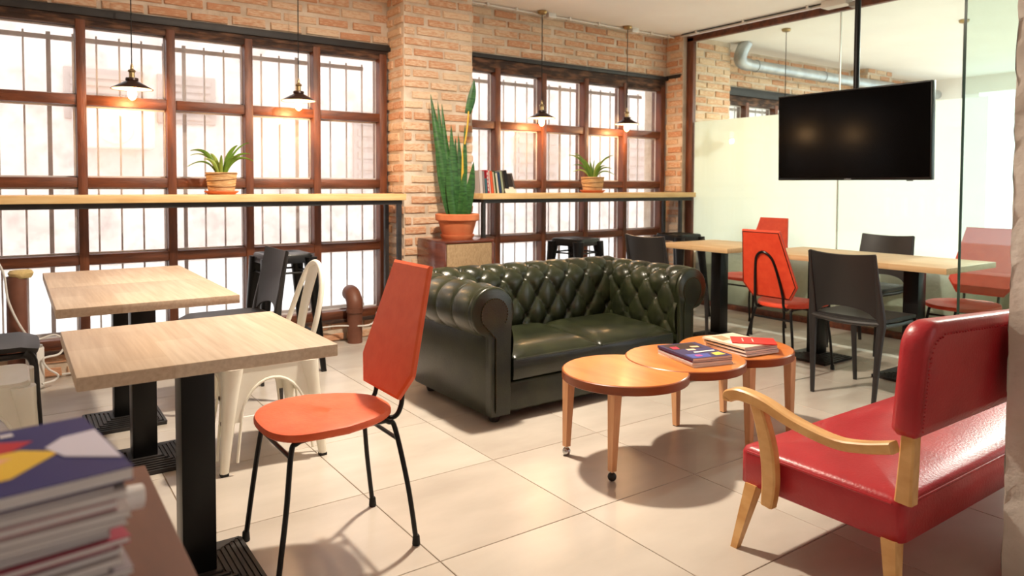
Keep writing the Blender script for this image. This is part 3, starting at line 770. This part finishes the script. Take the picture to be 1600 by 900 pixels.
def cushion(x0, x1):
    def top(u, v):
        x = lerp(x0, x1, u); y = lerp(SY0+.03, 3.47, v)
        eu = min(u, 1-u)*2; ev = min(v, 1-v)*2
        return x, y, .318+.042*(min(1, eu*3.2)**.5)*(min(1, ev*3.2)**.5)+.02*v
    m_ = MB(); nx, ny = 22, 18
    V = [[m_.bm.verts.new(top(i/nx, j/ny)) for j in range(ny+1)] for i in range(nx+1)]
    for i in range(nx):
        for j in range(ny): m_.bm.faces.new((V[i][j], V[i+1][j], V[i+1][j+1], V[i][j+1]))
    loop = [V[i][0] for i in range(nx+1)]+[V[nx][j] for j in range(1, ny+1)]+[V[i][ny] for i in range(nx-1, -1, -1)]+[V[0][j] for j in range(ny-1, 0, -1)]
    c = Vector(((x0+x1)/2, 3.2, 0)); prev = loop
    for z, g in ((.308, .006), (.275, .010), (.235, .008), (.205, -.01)):
        nw = []
        for v in loop:
            d = Vector((v.co.x-c.x, v.co.y-c.y, 0)); d = d.normalized() if d.length else d
            nw.append(m_.bm.verts.new((v.co.x+d.x*g*.5, v.co.y+d.y*g, z)))
        for i in range(len(loop)): m_.bm.faces.new((prev[i], nw[i], nw[(i+1) % len(loop)], prev[(i+1) % len(loop)]))
        prev = nw
    cu = sp_(m_.build('seat_cushion', 'leather_green', smooth=70))
    pp = [(v.co if hasattr(v, 'co') else v) for v in []]
    e = MB().tube([(x0+.01, SY0+.026, .312), ((x0+x1)/2, SY0+.02, .316), (x1-.01, SY0+.026, .312)], .005, 8).build('piping', 'leather_green', cu)
    return cu
cushion(2.075, 2.657); cushion(2.663, 3.245)
for x in (SX0+.07, SX1-.07):
    for y in (SY0+.08, SY1-.08): sp_(MB().lathe([(.022, 0), (.03, .02), (.03, .05)], 14, c=(x, y, 0)).build('foot', 'black_steel'))

# ------------------------------------------------------------------ three-disc coffee table
ct = tag(empty('coffee_table', (2.51, 2.2, 0)), 'honey wood coffee table of three overlapping round tops', 'table')
for k, (x, y, dz) in enumerate(((2.135, 2.19, 0), (2.505, 2.185, .0035), (2.89, 2.20, 0))):
    d = MB().lathe([(0, .377), (.262, .377), (.266, .381), (.266, .4115), (.263, .4145), (0, .4145)], 72, c=(x-2.51, y-2.2, dz)).build('round_top', 'honey_top', ct)
    MB().lathe([(.266, .376), (.2695, .379), (.2695, .4105), (.2655, .4135), (.264, .40), (.264, .38)], 72, c=(x-2.51, y-2.2, dz)).build('edge_band', 'honey_edge', d)
for x, y, cs in ((2.0, 2.415, 1), (1.975, 2.095, 1), (2.70, 2.405, 0), (3.07, 2.41, 0), (2.735, 2.0, 0), (3.075, 2.02, 0)):
    z0 = .042 if cs else .004
    lg = MB()
    xi = x+(.012 if x < 2.3 else -.01)
    lg.loft([[(xi+px*.021-2.51, y+py*.021-2.2, .376) for px, py in ((1, 1), (-1, 1), (-1, -1), (1, -1))], [(x+px*.0125-2.51, y+py*.0125-2.2, z0) for px, py in ((1, 1), (-1, 1), (-1, -1), (1, -1))]])
    lg = lg.build('leg', 'beech', ct, smooth=0)
    if cs:
        MB().sphere((x-2.51, y-2.2, .0185), .0185, 14, 10).build('caster_wheel', 'tv_bezel' if y < 2.2 else 'chrome', lg)
        MB().tube([(x-2.51, y-2.2, .03), (x-2.51, y-2.2, .05)], .007, 8).build('caster_stem', 'chrome', lg)
    else: MB().box((x-.011-2.51, y-.011-2.2, 0), (x+.011-2.51, y+.011-2.2, .005)).build('glide', 'rubber', lg, smooth=0)

# ------------------------------------------------------------------ magazines
def magazine(name, loc, rz, size, th, cc, label, group, pages='paper', tilt=0):
    t = tag(empty(name, loc, rz), label, 'magazine', group); a, b = size[0]/2, size[1]/2
    MB().box((-a+.001, -b+.001, .0008), (a-.001, b-.001, th-.0008)).build('pages', pages, t, smooth=0)
    c = MB().box((-a, -b, th-.0008), (a, b, th)).box((-a, -b, 0), (a, b, .0008)).box((-a-.0006, -b, 0), (-a, b, th)); c.build('cover', cover(cc), t, smooth=0)
    return t
def print_patch(t, pts, z, c, name='cover_print'):
    return MB().sheet(pts, lambda u, v: (u, v, z), (0, 0, .0003)).build(name, cover(c), t, smooth=0)
ZT = .4185
# stack on the middle disc
S1 = [((2.515, 2.135), R(76), .009, (236, 232, 228)), ((2.512, 2.137), R(75), .010, (190, 186, 190)), ((2.518, 2.14), R(74.5), .008, (120, 40, 50)), ((2.512, 2.138), R(76), .011, (70, 62, 96))]
z = ZT
L1 = ['white magazine at the bottom of the stack on the middle round top', 'grey magazine, second from the bottom on the middle round top', 'dark red thin magazine just under the colourful top one', 'magazine with a dark colourful picture cover, topmost on the middle round top']
for k, ((x, y), a, th, c) in enumerate(S1):
    mg = magazine('magazine', (x, y, z), a-math.pi/2, (.205, .275), th, c, L1[k], 'magazines on the coffee table'); z += th+.0003
    if k == 3:
        zi = 0
        for pts, pc in (([(-.09, .03), (.07, .03), (.075, .125), (-.085, .125)], (66, 50, 44)), ([(-.095, -.13), (.0, -.13), (.02, -.075), (-.09, -.06)], (84, 92, 160)), ([(-.03, .0), (.01, -.005), (.015, .022), (-.028, .026)], (228, 200, 170)), ([(.02, .045), (.06, .04), (.064, .065), (.024, .07)], (226, 190, 150)),
                        ([(-.08, .04), (-.05, .035), (-.04, .08), (-.075, .085)], (206, 60, 80)), ([(.03, -.12), (.085, -.115), (.08, -.07), (.035, -.075)], (230, 200, 90)), ([(-.06, -.11), (-.03, -.11), (-.03, -.085), (-.06, -.085)], (206, 90, 150)), ([(-.03, -.05), (.08, -.045), (.082, -.03), (-.028, -.034)], (232, 226, 216))):
            print_patch(mg, pts, th+.0002*zi, pc); zi += 1
z = ZT
S2 = [((2.855, 2.14), R(-8), .008, (230, 228, 226)), ((2.86, 2.142), R(-10), .008, (120, 124, 150)), ((2.85, 2.145), R(-7), .008, (226, 222, 214)), ((2.855, 2.15), R(-9), .008, (70, 72, 92)), ((2.845, 2.15), R(-6), .009, (214, 204, 184))]
L2 = ['white magazine at the bottom of the stack on the far round top', 'bluish magazine second from the bottom on the far round top', 'cream magazine in the middle of the stack on the far round top', 'dark-covered magazine fourth in the stack on the far round top', 'pale picture magazine lying under the red booklet']
for k, ((x, y), a, th, c) in enumerate(S2):
    mg = magazine('magazine', (x, y, z), a, (.205, .27), th, c, L2[k], 'magazines on the coffee table'); z += th+.0003
    if k == 4:
        print_patch(mg, [(-.08, .02), (-.02, .03), (.0, .11), (-.06, .12)], th, (176, 150, 116)); print_patch(mg, [(-.09, -.06), (.02, -.05), (.0, -.01), (-.08, .0)], th, (236, 232, 222))
mg = magazine('booklet', (2.875, 2.09, z+.0005), R(42), (.14, .2), .004, (206, 62, 56), 'small red booklet on top of the far magazine stack', 'magazines on the coffee table')
for y in (.0, .045): print_patch(mg, [(-.035, y), (.035, y), (.035, y+.006), (-.035, y+.006)], .004, (240, 190, 176))

# ------------------------------------------------------------------ red bench
bn = tag(empty('red_bench', (2.8, 1.22, 0)), 'red leather bench with pale wooden arms seen from behind', 'bench')
def bn_(o, par=None): o.parent = par or bn; o.location = -bn.location if par is None else (0, 0, 0); return o
BX0, BX1, BY0, BY1 = 1.985, 3.62, .955, 1.49
def bseat(x0, x1, y0, y1, z0, z1, r=.03, crown=.022):
    m_ = MB(); rings = []
    def ring(ins, z, cr_=0):
        o = []; n = 8
        for cx, cy, a0 in ((1, 1, 0), (0, 1, 90), (0, 0, 180), (1, 0, 270)):
            for k in range(n):
                a = R(a0+90*k/(n-1)); rr = max(r-ins*.3, .006); px = (x1-ins-rr if cx else x0+ins+rr)+rr*math.cos(a); py = (y1-ins-rr if cy else y0+ins+rr)+rr*math.sin(a)
                o.append((px, py, z))
        return o
    for ins, z in ((.01, z0), (0, z0+.008), (0, z1-.022), (.006, z1-.008), (.022, z1), (.07, z1+crown*.5), (.14, z1+crown*.85), (.22, z1+crown)): rings.append(ring(ins, z))
    m_.loft(rings); return m_
bn_(bseat(BX0, BX1, BY0, BY1, .205, .335).build('seat', 'leather_red', smooth=60))
# seam piping round the top edge of the seat
bn_(MB().tube([(BX0+.03, BY0+.002, .318), (BX1-.03, BY0+.002, .318)], .004, 6).build('piping', 'leather_red')); bn_(MB().tube([(BX0+.002, BY0+.03, .318), (BX0+.002, BY1-.03, .318)], .004, 6).build('piping', 'leather_red'))
# padded backrest: rounded slab leaning slightly back
def backslab(x0, x1, z0, z1, yb, yt, th, r):
    m_ = MB(); n = 10
    def ring(ins, dy):
        o = []
        for cx, cz, a0, rr in ((1, 1, 0, r), (0, 1, 90, r), (0, 0, 180, .03), (1, 0, 270, .03)):
            for k in range(n):
                a = R(a0+90*k/(n-1)); q = max(rr-ins, .004); px = (x1-ins-q if cx else x0+ins+q)+q*math.cos(a); pz = (z1-ins-q if cz else z0+ins+q)+q*math.sin(a)
                pz = z0+(pz-z0)*(1+.05-.17*max(0, px-2.0))
                o.append((px, lerp(yb, yt, (pz-z0)/(z1-z0))+dy, pz))
        return o
    m_.loft([ring(.03, 0), ring(.008, .003), ring(0, .012), ring(0, th-.02), ring(.01, th-.005), ring(.035, th)])
    return m_
bk = bn_(backslab(1.965, 3.64, .515, .822, .917, .893, .075, .075).build('backrest', 'leather_red', smooth=50))
nl = MB()
for k in range(60):
    x = lerp(2.06, 3.1, k/59); nl.sphere((x, .890, .803-.047*max(0, x-2.0)), .0032, 6, 4)
for k in range(20):
    z_ = lerp(.54, .74, k/19); nl.sphere((1.992, .9165-(z_-.515)*.078-.004, z_), .0032, 6, 4)
for k in range(8):
    a = R(90+90*k/7); nl.sphere((2.055+.062*math.cos(a), .893, .73+.062*math.sin(a)), .0032, 6, 4)
nl = MB_n = nl.build('stitching', 'leather_red', bk); nl['kind'] = 'stuff'
for sd, xa in ((0, 1.952), (1, 3.652)):
    xs = 1 if sd == 0 else -1
    # rear post carrying the backrest
    def quadpath(pts, w_, par, name, m_='arm_wood'):
        """bent flat timber: pts = (y, z, half-thickness in the yz plane); w_ = half width in x"""
        P = cr([(0, y, z_) for y, z_, h in pts], 6); n = len(P); hs = []
        for i in range(n):
            f = i/(n-1)*(len(pts)-1); k = min(int(f), len(pts)-2); hs.append(lerp(pts[k][2], pts[k+1][2], f-k))
        rings = []
        for i in range(n):
            tg = (P[min(i+1, n-1)]-P[max(i-1, 0)]).normalized(); nr = Vector((0, -tg.z, tg.y)); h = hs[i]; c = P[i]+Vector((xa, 0, 0))
            X_ = Vector((w_, 0, 0)); e = .75
            rings.append([c+X_*e+nr*h, c-X_*e+nr*h, c-X_+nr*h*e, c-X_-nr*h*e, c-X_*e-nr*h, c+X_*e-nr*h, c+X_-nr*h*e, c+X_+nr*h*e])
        return bn_(MB().loft(rings).build(name, m_, smooth=30))
    quadpath([(1.505, .487, .012), (1.50, .503, .021), (1.455, .517, .019), (1.37, .507, .018), (1.26, .474, .016), (1.13, .455, .015), (1.04, .468, .015), (.965, .49, .016)], .024, bn, 'armrest')
    quadpath([(1.398, .50, .02), (1.372, .43, .023), (1.352, .35, .026), (1.345, .26, .025), (1.352, .185, .02)], .017, bn, 'arm_support')
    xa = 2.002 if sd == 0 else 3.6
    quadpath([(.955, .33, .024), (.95, .42, .021), (.945, .53, .018)], .022, bn, 'back_post')
    for yt, yf in ((1.44, 1.475), (.99, .955)):
        xf = xa-xs*.05
        bn_(MB().loft([[(xa+px*.023, yt+py*.021, .215) for px, py in ((1, 1), (-1, 1), (-1, -1), (1, -1))], [(xf+px*.0115, yf+py*.0115, 0) for px, py in ((1, 1), (-1, 1), (-1, -1), (1, -1))]]).build('leg', 'arm_wood', smooth=0))

# ------------------------------------------------------------------ television on its ceiling pole
tv = tag(empty('television', (4.8, 2.735, 1.24)), 'black flat-screen television hanging from a ceiling pole', 'television')
lean = Matrix.Rotation(R(-1.2), 4, 'Y')
MB().box((0, -.555, 0), (.045, .555, .635), bev=.006, mtx=lean).build('housing', 'tv_bezel', tv)
MB().box((-.0015, -.545, .018), (.001, .545, .625), mtx=lean).build('screen', 'tv_black', tv, smooth=0)
MB().box((.04, -.2, .15), (.075, .2, .45), bev=.01).build('rear_cover', 'tv_bezel', tv)
fcu = bpy.data.curves.new('logo', 'FONT'); fcu.body = 'SAMSUNG'; fcu.size = .011; fcu.align_x = 'CENTER'; fo = bpy.data.objects.new('logo_tmp', fcu); COL.objects.link(fo)
bpy.context.view_layer.update(); me = bpy.data.meshes.new_from_object(fo); bpy.data.objects.remove(fo); me.materials.clear(); me.materials.append(M['logo'])
lo_ = bpy.data.objects.new('brand_mark', me); COL.objects.link(lo_); lo_.parent = tv; lo_.location = (-.003, 0, .005); lo_.rotation_euler = (R(90), 0, R(-90))
MB().box((-.002, -.44, -.006), (.012, -.40, .0), bev=.002).build('receiver', 'tv_bezel', tv)
mt = tag(empty('ceiling_mount', (4.885, 2.735, ZC)), 'black steel ceiling pole mount holding the television', 'tv mount')
MB().tube([(0, 0, -.005), (0, 0, -.95)], .02, 14).build('pole', 'black_metal', mt)
MB().box((-.07, -.07, -.012), (.07, .07, 0), bev=.003).build('ceiling_plate', 'black_metal', mt)
MB().box((-.032, -.032, -.20), (.032, .032, -.01), bev=.003).build('socket', 'black_metal', mt)
MB().box((-.01, -.09, -.215), (.006, -.03, -.16), bev=.003).build('clamp_tab', 'black_metal', mt)
MB().box((-.012, -.2, -1.22), (.01, .2, -.93), bev=.003).build('bracket', 'black_metal', mt)

# ------------------------------------------------------------------ record cabinet and snake plant
cb = tag(empty('record_cabinet', (2.557, 4.475, 0)), 'dark wooden cabinet with woven cane front against the brick pier', 'cabinet')
CW, CD, CH = .43, .42, .79
MB().box((0, .004, .12), (.018, CD, CH-.018), bev=.002).box((CW-.018, .004, .12), (CW, CD, CH-.018), bev=.002).box((0, 0, CH-.02), (CW, CD, CH), bev=.003).box((0, .004, .12), (CW, CD, .138), bev=.002).box((.015, CD-.012, .13), (CW-.015, CD-.002, CH-.02)).build('carcass', 'walnut', cb)
MB().box((.022, .002, .145), (CW-.022, .016, CH-.026), bev=.002).build('cane_front', 'cane', cb)
for x, y in ((.04, .05), (CW-.04, .05), (.04, CD-.05), (CW-.04, CD-.05)): MB().tube([(x, y, 0), (x, y, .13)], [.012, .018], 10).build('leg', 'walnut', cb)
px, py, pz = 2.775, 4.665, CH
pt = tag(empty('flower_pot', (px, py, pz)), 'large terracotta pot with saucer standing on the cabinet', 'plant pot')
MB().lathe([(0, .016), (.105, .016), (.118, .04), (.145, .135), (.160, .138), (.166, .145), (.168, .185), (.160, .19), (.150, .186), (.146, .165), (0, .160)], 44).build('pot', 'terracotta', pt)
MB().lathe([(0, 0), (.115, 0), (.128, .022), (.130, .034), (.122, .034), (.112, .014), (0, .013)], 44).build('saucer', 'terracotta', pt)
MB().lathe([(0, .168), (.144, .166)], 30).build('soil', 'soil', pt)
def blade(base, tip, width, bend, fold=.25, n=14, w_prof=None):
    """pointed leaf from base to tip, sagging by bend sideways"""
    base, tip = Vector(base), Vector(tip); ax = tip-base; sd = ax.cross(Vector((.3, 1, .1))).normalized() if abs(ax.normalized().y) < .95 else Vector((1, 0, 0))
    nr = sd.cross(ax).normalized(); m_ = MB(); rows = []
    ctl = base+ax*.5+Vector(bend)
    for i in range(n+1):
        f = i/n; c = base*(1-f)**2+ctl*2*f*(1-f)+tip*f*f
        wd = (w_prof(f) if w_prof else math.sin(math.pi*min(f*.75+.22, 1))**.8)*width
        rows.append([c+sd*(-wd)+nr*fold*wd, c+sd*(-wd*.5)+nr*fold*.2*wd, c, c+sd*(wd*.5)+nr*fold*.2*wd, c+sd*wd+nr*fold*wd])
    V = [[m_.bm.verts.new(p) for p in r] for r in rows]; fs = []
    for A, B in zip(V[:-1], V[1:]):
        for k in range(4): fs.append(m_.bm.faces.new((A[k], A[k+1], B[k+1], B[k])))
    bmesh.ops.recalc_face_normals(m_.bm, faces=fs); bmesh.ops.solidify(m_.bm, geom=fs, thickness=.003)
    return m_
sn = tag(empty('snake_plant', (px, py, pz+.165)), 'tall snake plant with sword leaves in the terracotta pot', 'plant')
# leaves: direction sideways in the picture = camera right vector
RT = Vector((rt.x, rt.y, 0)); FW = Vector((math.sin(YAW), math.cos(YAW), 0))
sw = lambda f: max(.02, (f/.12)**.5 if f < .12 else (1 if f < .55 else ((1-f)/.45)**.75))
for bx, bd, tx_, td, h, wd, m_ in ((-.02, 0, -.205, .02, .93, .036, 'leaf_dark'), (-.05, .03, -.155, .06, .885, .026, 'leaf_dark'), (-.01, .04, -.125, .07, .86, .024, 'leaf_dark'), (.02, .0, -.05, .03, .70, .032, 'leaf_dark'), (.03, .05, .0, .08, .64, .026, 'leaf_dark'),
                                  (.05, .02, .055, .02, .70, .022, 'leaf_dark'), (-.02, -.05, -.06, -.06, .47, .032, 'leaf_dark'), (.04, -.05, .05, -.07, .33, .034, 'leaf_dark'), (.08, -.02, .125, -.03, .42, .034, 'leaf_dark'), (.06, -.07, .07, -.09, .20, .02, 'leaf_dark'),
                                  (-.07, .0, -.165, .0, .50, .018, 'leaf_dark'), (.0, .06, -.02, .08, .60, .026, 'leaf_dark'), (.035, .01, .035, .01, .585, .009, 'leaf_yellow')):
    b0 = RT*bx*.8+FW*bd*.8; t0 = RT*tx_+FW*td+Vector((0, 0, h))
    blade(b0-Vector((0, 0, .02)), t0, wd, RT*(-.02 if tx_ < 0 else .015), .3, 16, sw).build('leaf', m_, sn, smooth=60)
# the lone tall leaf: yellow stem, green blade
blade(RT*.055+Vector((0, 0, .55)), RT*.085+Vector((0, 0, .81)), .006, RT*.01, .2, 8, lambda f: 1).build('leaf_stem', 'leaf_yellow', sn, smooth=60)
blade(RT*.078+Vector((0, 0, .78)), RT*.125+Vector((0, 0, 1.03)), .032, RT*.02, .3, 14).build('leaf', 'leaf_dark', sn, smooth=60)

# ------------------------------------------------------------------ spider plants in basket pots on the shelves
def shelf_plant(x, y, rad, lab1, lab2, leaves, seed):
    z = 1.13; rnd = random.Random(seed)
    p = tag(empty('basket_pot', (x, y, z)), lab1, 'plant pot', 'woven pots on the window shelves')
    MB().lathe([(0, 0), (rad*.85, 0), (rad*1.08, .018), (rad*1.09, .024), (rad*1.02, .024), (rad*.8, .010), (0, .009)], 32).build('saucer', 'terracotta', p)
    pf = []; H = .135
    for k in range(19):
        f = k/18; pf.append((rad*(.80+.2*f)*(1+.018*(k % 2)), .010+H*f))
    pf += [(rad*.93, .010+H), (rad*.9, H-.012), (0, H-.014)]
    MB().lathe(pf, 36, wob=lambda j, k: rnd.uniform(-.012, .012)).build('woven_pot', 'basket', p, smooth=20)
    for k, zz in enumerate((.045, .085, .118)):
        rr = rad*(.80+.2*zz/H)*1.022; ph = k*1.3
        MB().tube([(rr*math.cos(a), rr*math.sin(a), .012+zz+.008*math.sin(a+ph)) for a in [2*math.pi*i/28 for i in range(28)]], .0028, 6, closed=True).build('wicker_band', 'basket_dark', p)
    t = tag(empty('spider_plant', (x, y, z+H)), lab2, 'plant', 'spider plants on the window shelves')
    for (tx_, td, h, wd, sag) in leaves:
        m_ = rnd.choice(('leaf', 'leaf', 'leaf_light'))
        e = RT*tx_*1.12+FW*td+Vector((0, 0, h*.95))
        blade(RT*tx_*.12+FW*td*.1-Vector((0, 0, .02)), e, wd*.72, Vector((0, 0, .3*sag+.015+.45*abs(tx_)))-RT*tx_*.22, .35, 16, lambda f: max(.04, min(1, .55+f*1.2) if f < .5 else ((1-f)/.5)**.6)).build('leaf', m_, t, smooth=60)
    return t
shelf_plant(1.14, 4.95, .098, 'woven pot on saucer on the left window shelf', 'spider plant with arching leaves on the left window shelf',
            ((-.18, .0, .16, .017, .10), (-.10, .04, .13, .016, .08), (-.05, -.03, .14, .015, .06), (.09, .02, .20, .02, .05), (.12, -.02, .12, .014, .06), (.16, .03, .14, .012, .05), (.19, .0, .09, .012, .08), (-.19, -.02, .05, .007, .08), (-.2, .05, .13, .006, .05), (.05, .05, .12, .015, .05), (.02, -.05, .13, .014, .04), (.15, .05, .22, .007, .03), (-.08, -.06, .10, .014, .08)), 3)
shelf_plant(4.39, 4.95, .108, 'woven pot on saucer on the shelf behind the sofa', 'spider plant with pale-edged leaves on the shelf behind the sofa',
            ((-.2, .0, .22, .012, .06), (-.15, .04, .24, .012, .05), (-.08, -.03, .18, .014, .05), (.07, .02, .16, .018, .04), (.14, -.02, .20, .013, .05), (.17, .03, .22, .01, .05), (.16, .0, .09, .01, .06), (-.17, -.02, .12, .009, .06), (-.16, .05, .06, .008, .04), (.02, .05, .18, .012, .03), (-.03, -.05, .16, .014, .03), (.19, .05, .03, .008, .05), (.1, -.06, .12, .014, .05)), 5)

# ------------------------------------------------------------------ books on the far shelf
BK = [(.030, .185, (206, 196, 196), 'pale grey book'), (.018, .18, (150, 138, 140), 'mid grey book'), (.020, .12, (58, 104, 116), 'short teal book'), (.016, .19, (196, 54, 66), 'red book with white lettering'), (.012, .185, (236, 206, 200), 'pale pink book'),
      (.026, .18, (216, 90, 58), 'orange-red book'), (.014, .175, (214, 200, 170), 'cream book'), (.012, .185, (56, 84, 46), 'dark green book'), (.018, .165, (226, 216, 196), 'ivory book'), (.024, .175, (44, 60, 92), 'navy blue book'), (.022, .18, (160, 166, 140), 'sage green book'), (.016, .185, (66, 58, 50), 'brown-black book'), (.032, .19, (34, 30, 34), 'thick black book'), (.018, .17, (92, 84, 80), 'leaning dark grey book')]
bxp = 3.105
for k, (th, h, c, nm) in enumerate(BK):
    lean_a = R(4+k*.55) if k < 13 else R(17)
    t = tag(empty('book', (bxp, 4.86, 1.13)), nm+' in the row on the shelf behind the sofa', 'book', 'books on the window shelf')
    t.rotation_euler = (0, -lean_a, 0)
    dp = .13
    MB().box((.0015, .003, .002), (th-.0015, dp-.001, h-.002)).build('pages', 'paper', t, smooth=0)
    MB().box((0, 0, 0), (.0016, dp, h)).box((th-.0016, 0, 0), (th, dp, h)).box((0, 0, 0), (th, .003, h)).build('cover', cover(c), t, smooth=0)
    if k == 3:
        for q in range(5): MB().box((.004, -.0004, .02+q*.032), (th-.004, .0002, .042+q*.032)).build('spine_print', cover((236, 220, 216)), t, smooth=0)
    bxp += th/math.cos(lean_a)+.0025+(.05 if k == 12 else 0)
cd_ = tag(MB().box((-.055, -.001, 0), (.055, .001, .055), mtx=Matrix.Translation((3.40, 4.845, 1.131)) @ Matrix.Rotation(R(-24), 4, 'X')).build('name_card', cover((240, 226, 206)), smooth=0), 'small cream card propped against the row of books', 'card')

# ------------------------------------------------------------------ pipes, cable and bits by the left wall
pp = tag(empty('drain_pipe', (2.12, 5.08, 0)), 'brown drain pipe with elbow rising from the floor beside the brick pier', 'pipe')
MB().tube([(0, 0, 0), (0, 0, .25)], .056, 20).build('riser', 'pipe_brown', pp)
MB().tube(cr([(0, 0, .25), (0, .005, .31), (0, .05, .36), (0, .10, .37)], 6), .061, 20).build('elbow', 'pipe_brown', pp)
MB().tube([(0, .0, .23), (0, 0, .26)], .064, 20).build('collar', 'pipe_brown', pp)
p2 = tag(empty('drain_pipe', (.02, 5.06, 0)), 'brown vertical pipe capped with yellow foam before the left window', 'pipe')
MB().tube([(0, 0, 0), (0, 0, .64)], .052, 20).build('riser', 'pipe_brown', p2)
MB().tube([(0, 0, .60), (0, 0, .655)], [.054, .05], 20).build('end_cap', 'pipe_brown', p2)
MB().lathe([(0, .64), (.05, .645), (.062, .66), (.066, .675), (.05, .69), (0, .695)], 18, c=(.022, 0, 0), wob=lambda j, k: random.uniform(-.08, .08)).build('foam_cap', 'foam', p2)
cn = tag(empty('white_canister', (.10, 4.98, 0)), 'small white canister on the floor under the left window', 'canister')
MB().lathe([(0, 0), (.042, 0), (.046, .006), (.046, .235), (.042, .242), (0, .242)], 24).build('body', 'white_plastic', cn); MB().lathe([(.0, .242), (.04, .242), (.038, .254), (0, .256)], 24).build('lid', 'grey_plastic', cn)
tag(MB().tube(cr([(-.09, 5.0, .80), (-.04, 4.995, .68), (-.02, 4.99, .52), (.04, 4.98, .36), (.10, 4.99, .285), (.20, 5.0, .30), (.25, 4.99, .25), (.22, 4.97, .19), (.14, 4.93, .18), (.16, 4.93, .12), (.21, 4.95, .07), (.19, 4.95, .04), (.13, 4.9, .04)], 8), .006, 8).build('power_cable', 'white_plastic'), 'white power cable looping down past the brown pipe', 'cable')
tag(MB().tube(cr([(.24, 5.17, .02), (.9, 5.175, .02), (1.6, 5.17, .10), (1.95, 5.14, .13), (2.2, 4.99, .14), (2.33, 5.14, .20)], 8), .006, 8).build('wall_cable', 'white_plastic'), 'thin white cable running along the brick foot of the left window', 'cable')
fn_ = tag(empty('desk_fan', (-.13, 4.84, .82)), 'grey round fan head at the left picture edge', 'fan')
for k, rr in enumerate((.105, .075, .045)): MB().tube([(rr*math.cos(a)*.5, rr*math.sin(a)*-.3, rr*math.sin(a)) for a in [2*math.pi*i/28 for i in range(28)]], .004, 6, closed=True).build('guard_ring', 'grey_plastic', fn_)
MB().sphere((0, 0, 0), .035, 14, 10).build('motor_cap', 'grey_plastic', fn_)
MB().tube([(0, .02, 0), (-.05, .03, -.2), (-.05, .03, -.815)], .012, 10).build('stand', 'grey_plastic', fn_); MB().lathe([(0, -.82), (.11, -.82), (.1, -.8), (0, -.79)], 24, c=(-.05, .03, 0)).build('base', 'grey_plastic', fn_)

# ------------------------------------------------------------------ foreground side table with the magazine stack
sb = tag(empty('side_table', (-.22, .9, 0)), 'brown wooden table corner under the foreground magazine stack', 'table')
MB().box((-.45, -.55, .685), (.40, .443, .72), bev=.003).build('tabletop', 'mahogany', sb)
MB().box((-.42, -.52, .60), (.37, .41, .685)).build('apron', 'mahogany', sb, smooth=0)
for x in (-.41, .34):
    for y in (-.5, .38): MB().box((x-.02, y-.02, 0), (x+.02, y+.02, .60)).build('leg', 'mahogany', sb, smooth=0)
z = .7205; rnd = random.Random(11)
NM = 27
for k in range(NM):
    last = k == NM-1
    th = .013 if last else rnd.uniform(.005, .009)
    if k == NM-2: th = max(.004, .905-z)
    cc = (44, 42, 108) if last else rnd.choice(((150, 140, 146), (170, 160, 160), (190, 184, 184), (120, 116, 126), (170, 70, 90), (206, 200, 200)))
    lb = 'magazine with a dark blue cover and red and yellow artwork, topmost of the foreground stack' if last else 'worn magazine in the tall foreground stack beneath the blue-covered one'
    sx_ = .29 if last else .28; x1 = (.082 if last else .074+rnd.uniform(-.012, .012)); yc = .865+(0 if last else rnd.uniform(-.008, .008))
    mg = magazine('magazine', (x1-sx_/2, yc, z), R(8 if last else rnd.uniform(4, 8)), (sx_, .205), th, cc, lb, 'magazines in the foreground stack'); z += th+.0004
    if last:
        a = sx_/2; zi = 0
        for pts, pc in (([(-.13, .025), (.06, .02), (.085, .045), (.05, .065), (-.13, .07)], (186, 36, 52)), ([(-.13, -.07), (.05, -.06), (.1, -.01), (.07, .02), (-.13, .02)], (232, 190, 60)), ([(-.13, -.03), (.02, -.035), (.06, 0), (.0, .022), (-.13, .015)], (236, 176, 140)),
                        ([(.1, -.03), (.143, -.07), (.143, .04), (.11, .035), (.09, .01)], (214, 210, 230)), ([(.06, .075), (.072, .075), (.072, .085), (.06, .085)], (230, 226, 236))):
            print_patch(mg, pts, th+.0002*zi, pc); zi += 1
        print_patch(mg, [(-.03, -.035), (.02, -.03), (.03, -.012), (-.025, -.015)], th+.0016, (226, 160, 120))
tag(MB().tube([(.05, .90, .845), (.118, .912, .838)], .014, 14).build('rolled_paper', 'paper'), 'rolled white paper poking out of the foreground magazine stack', 'paper')
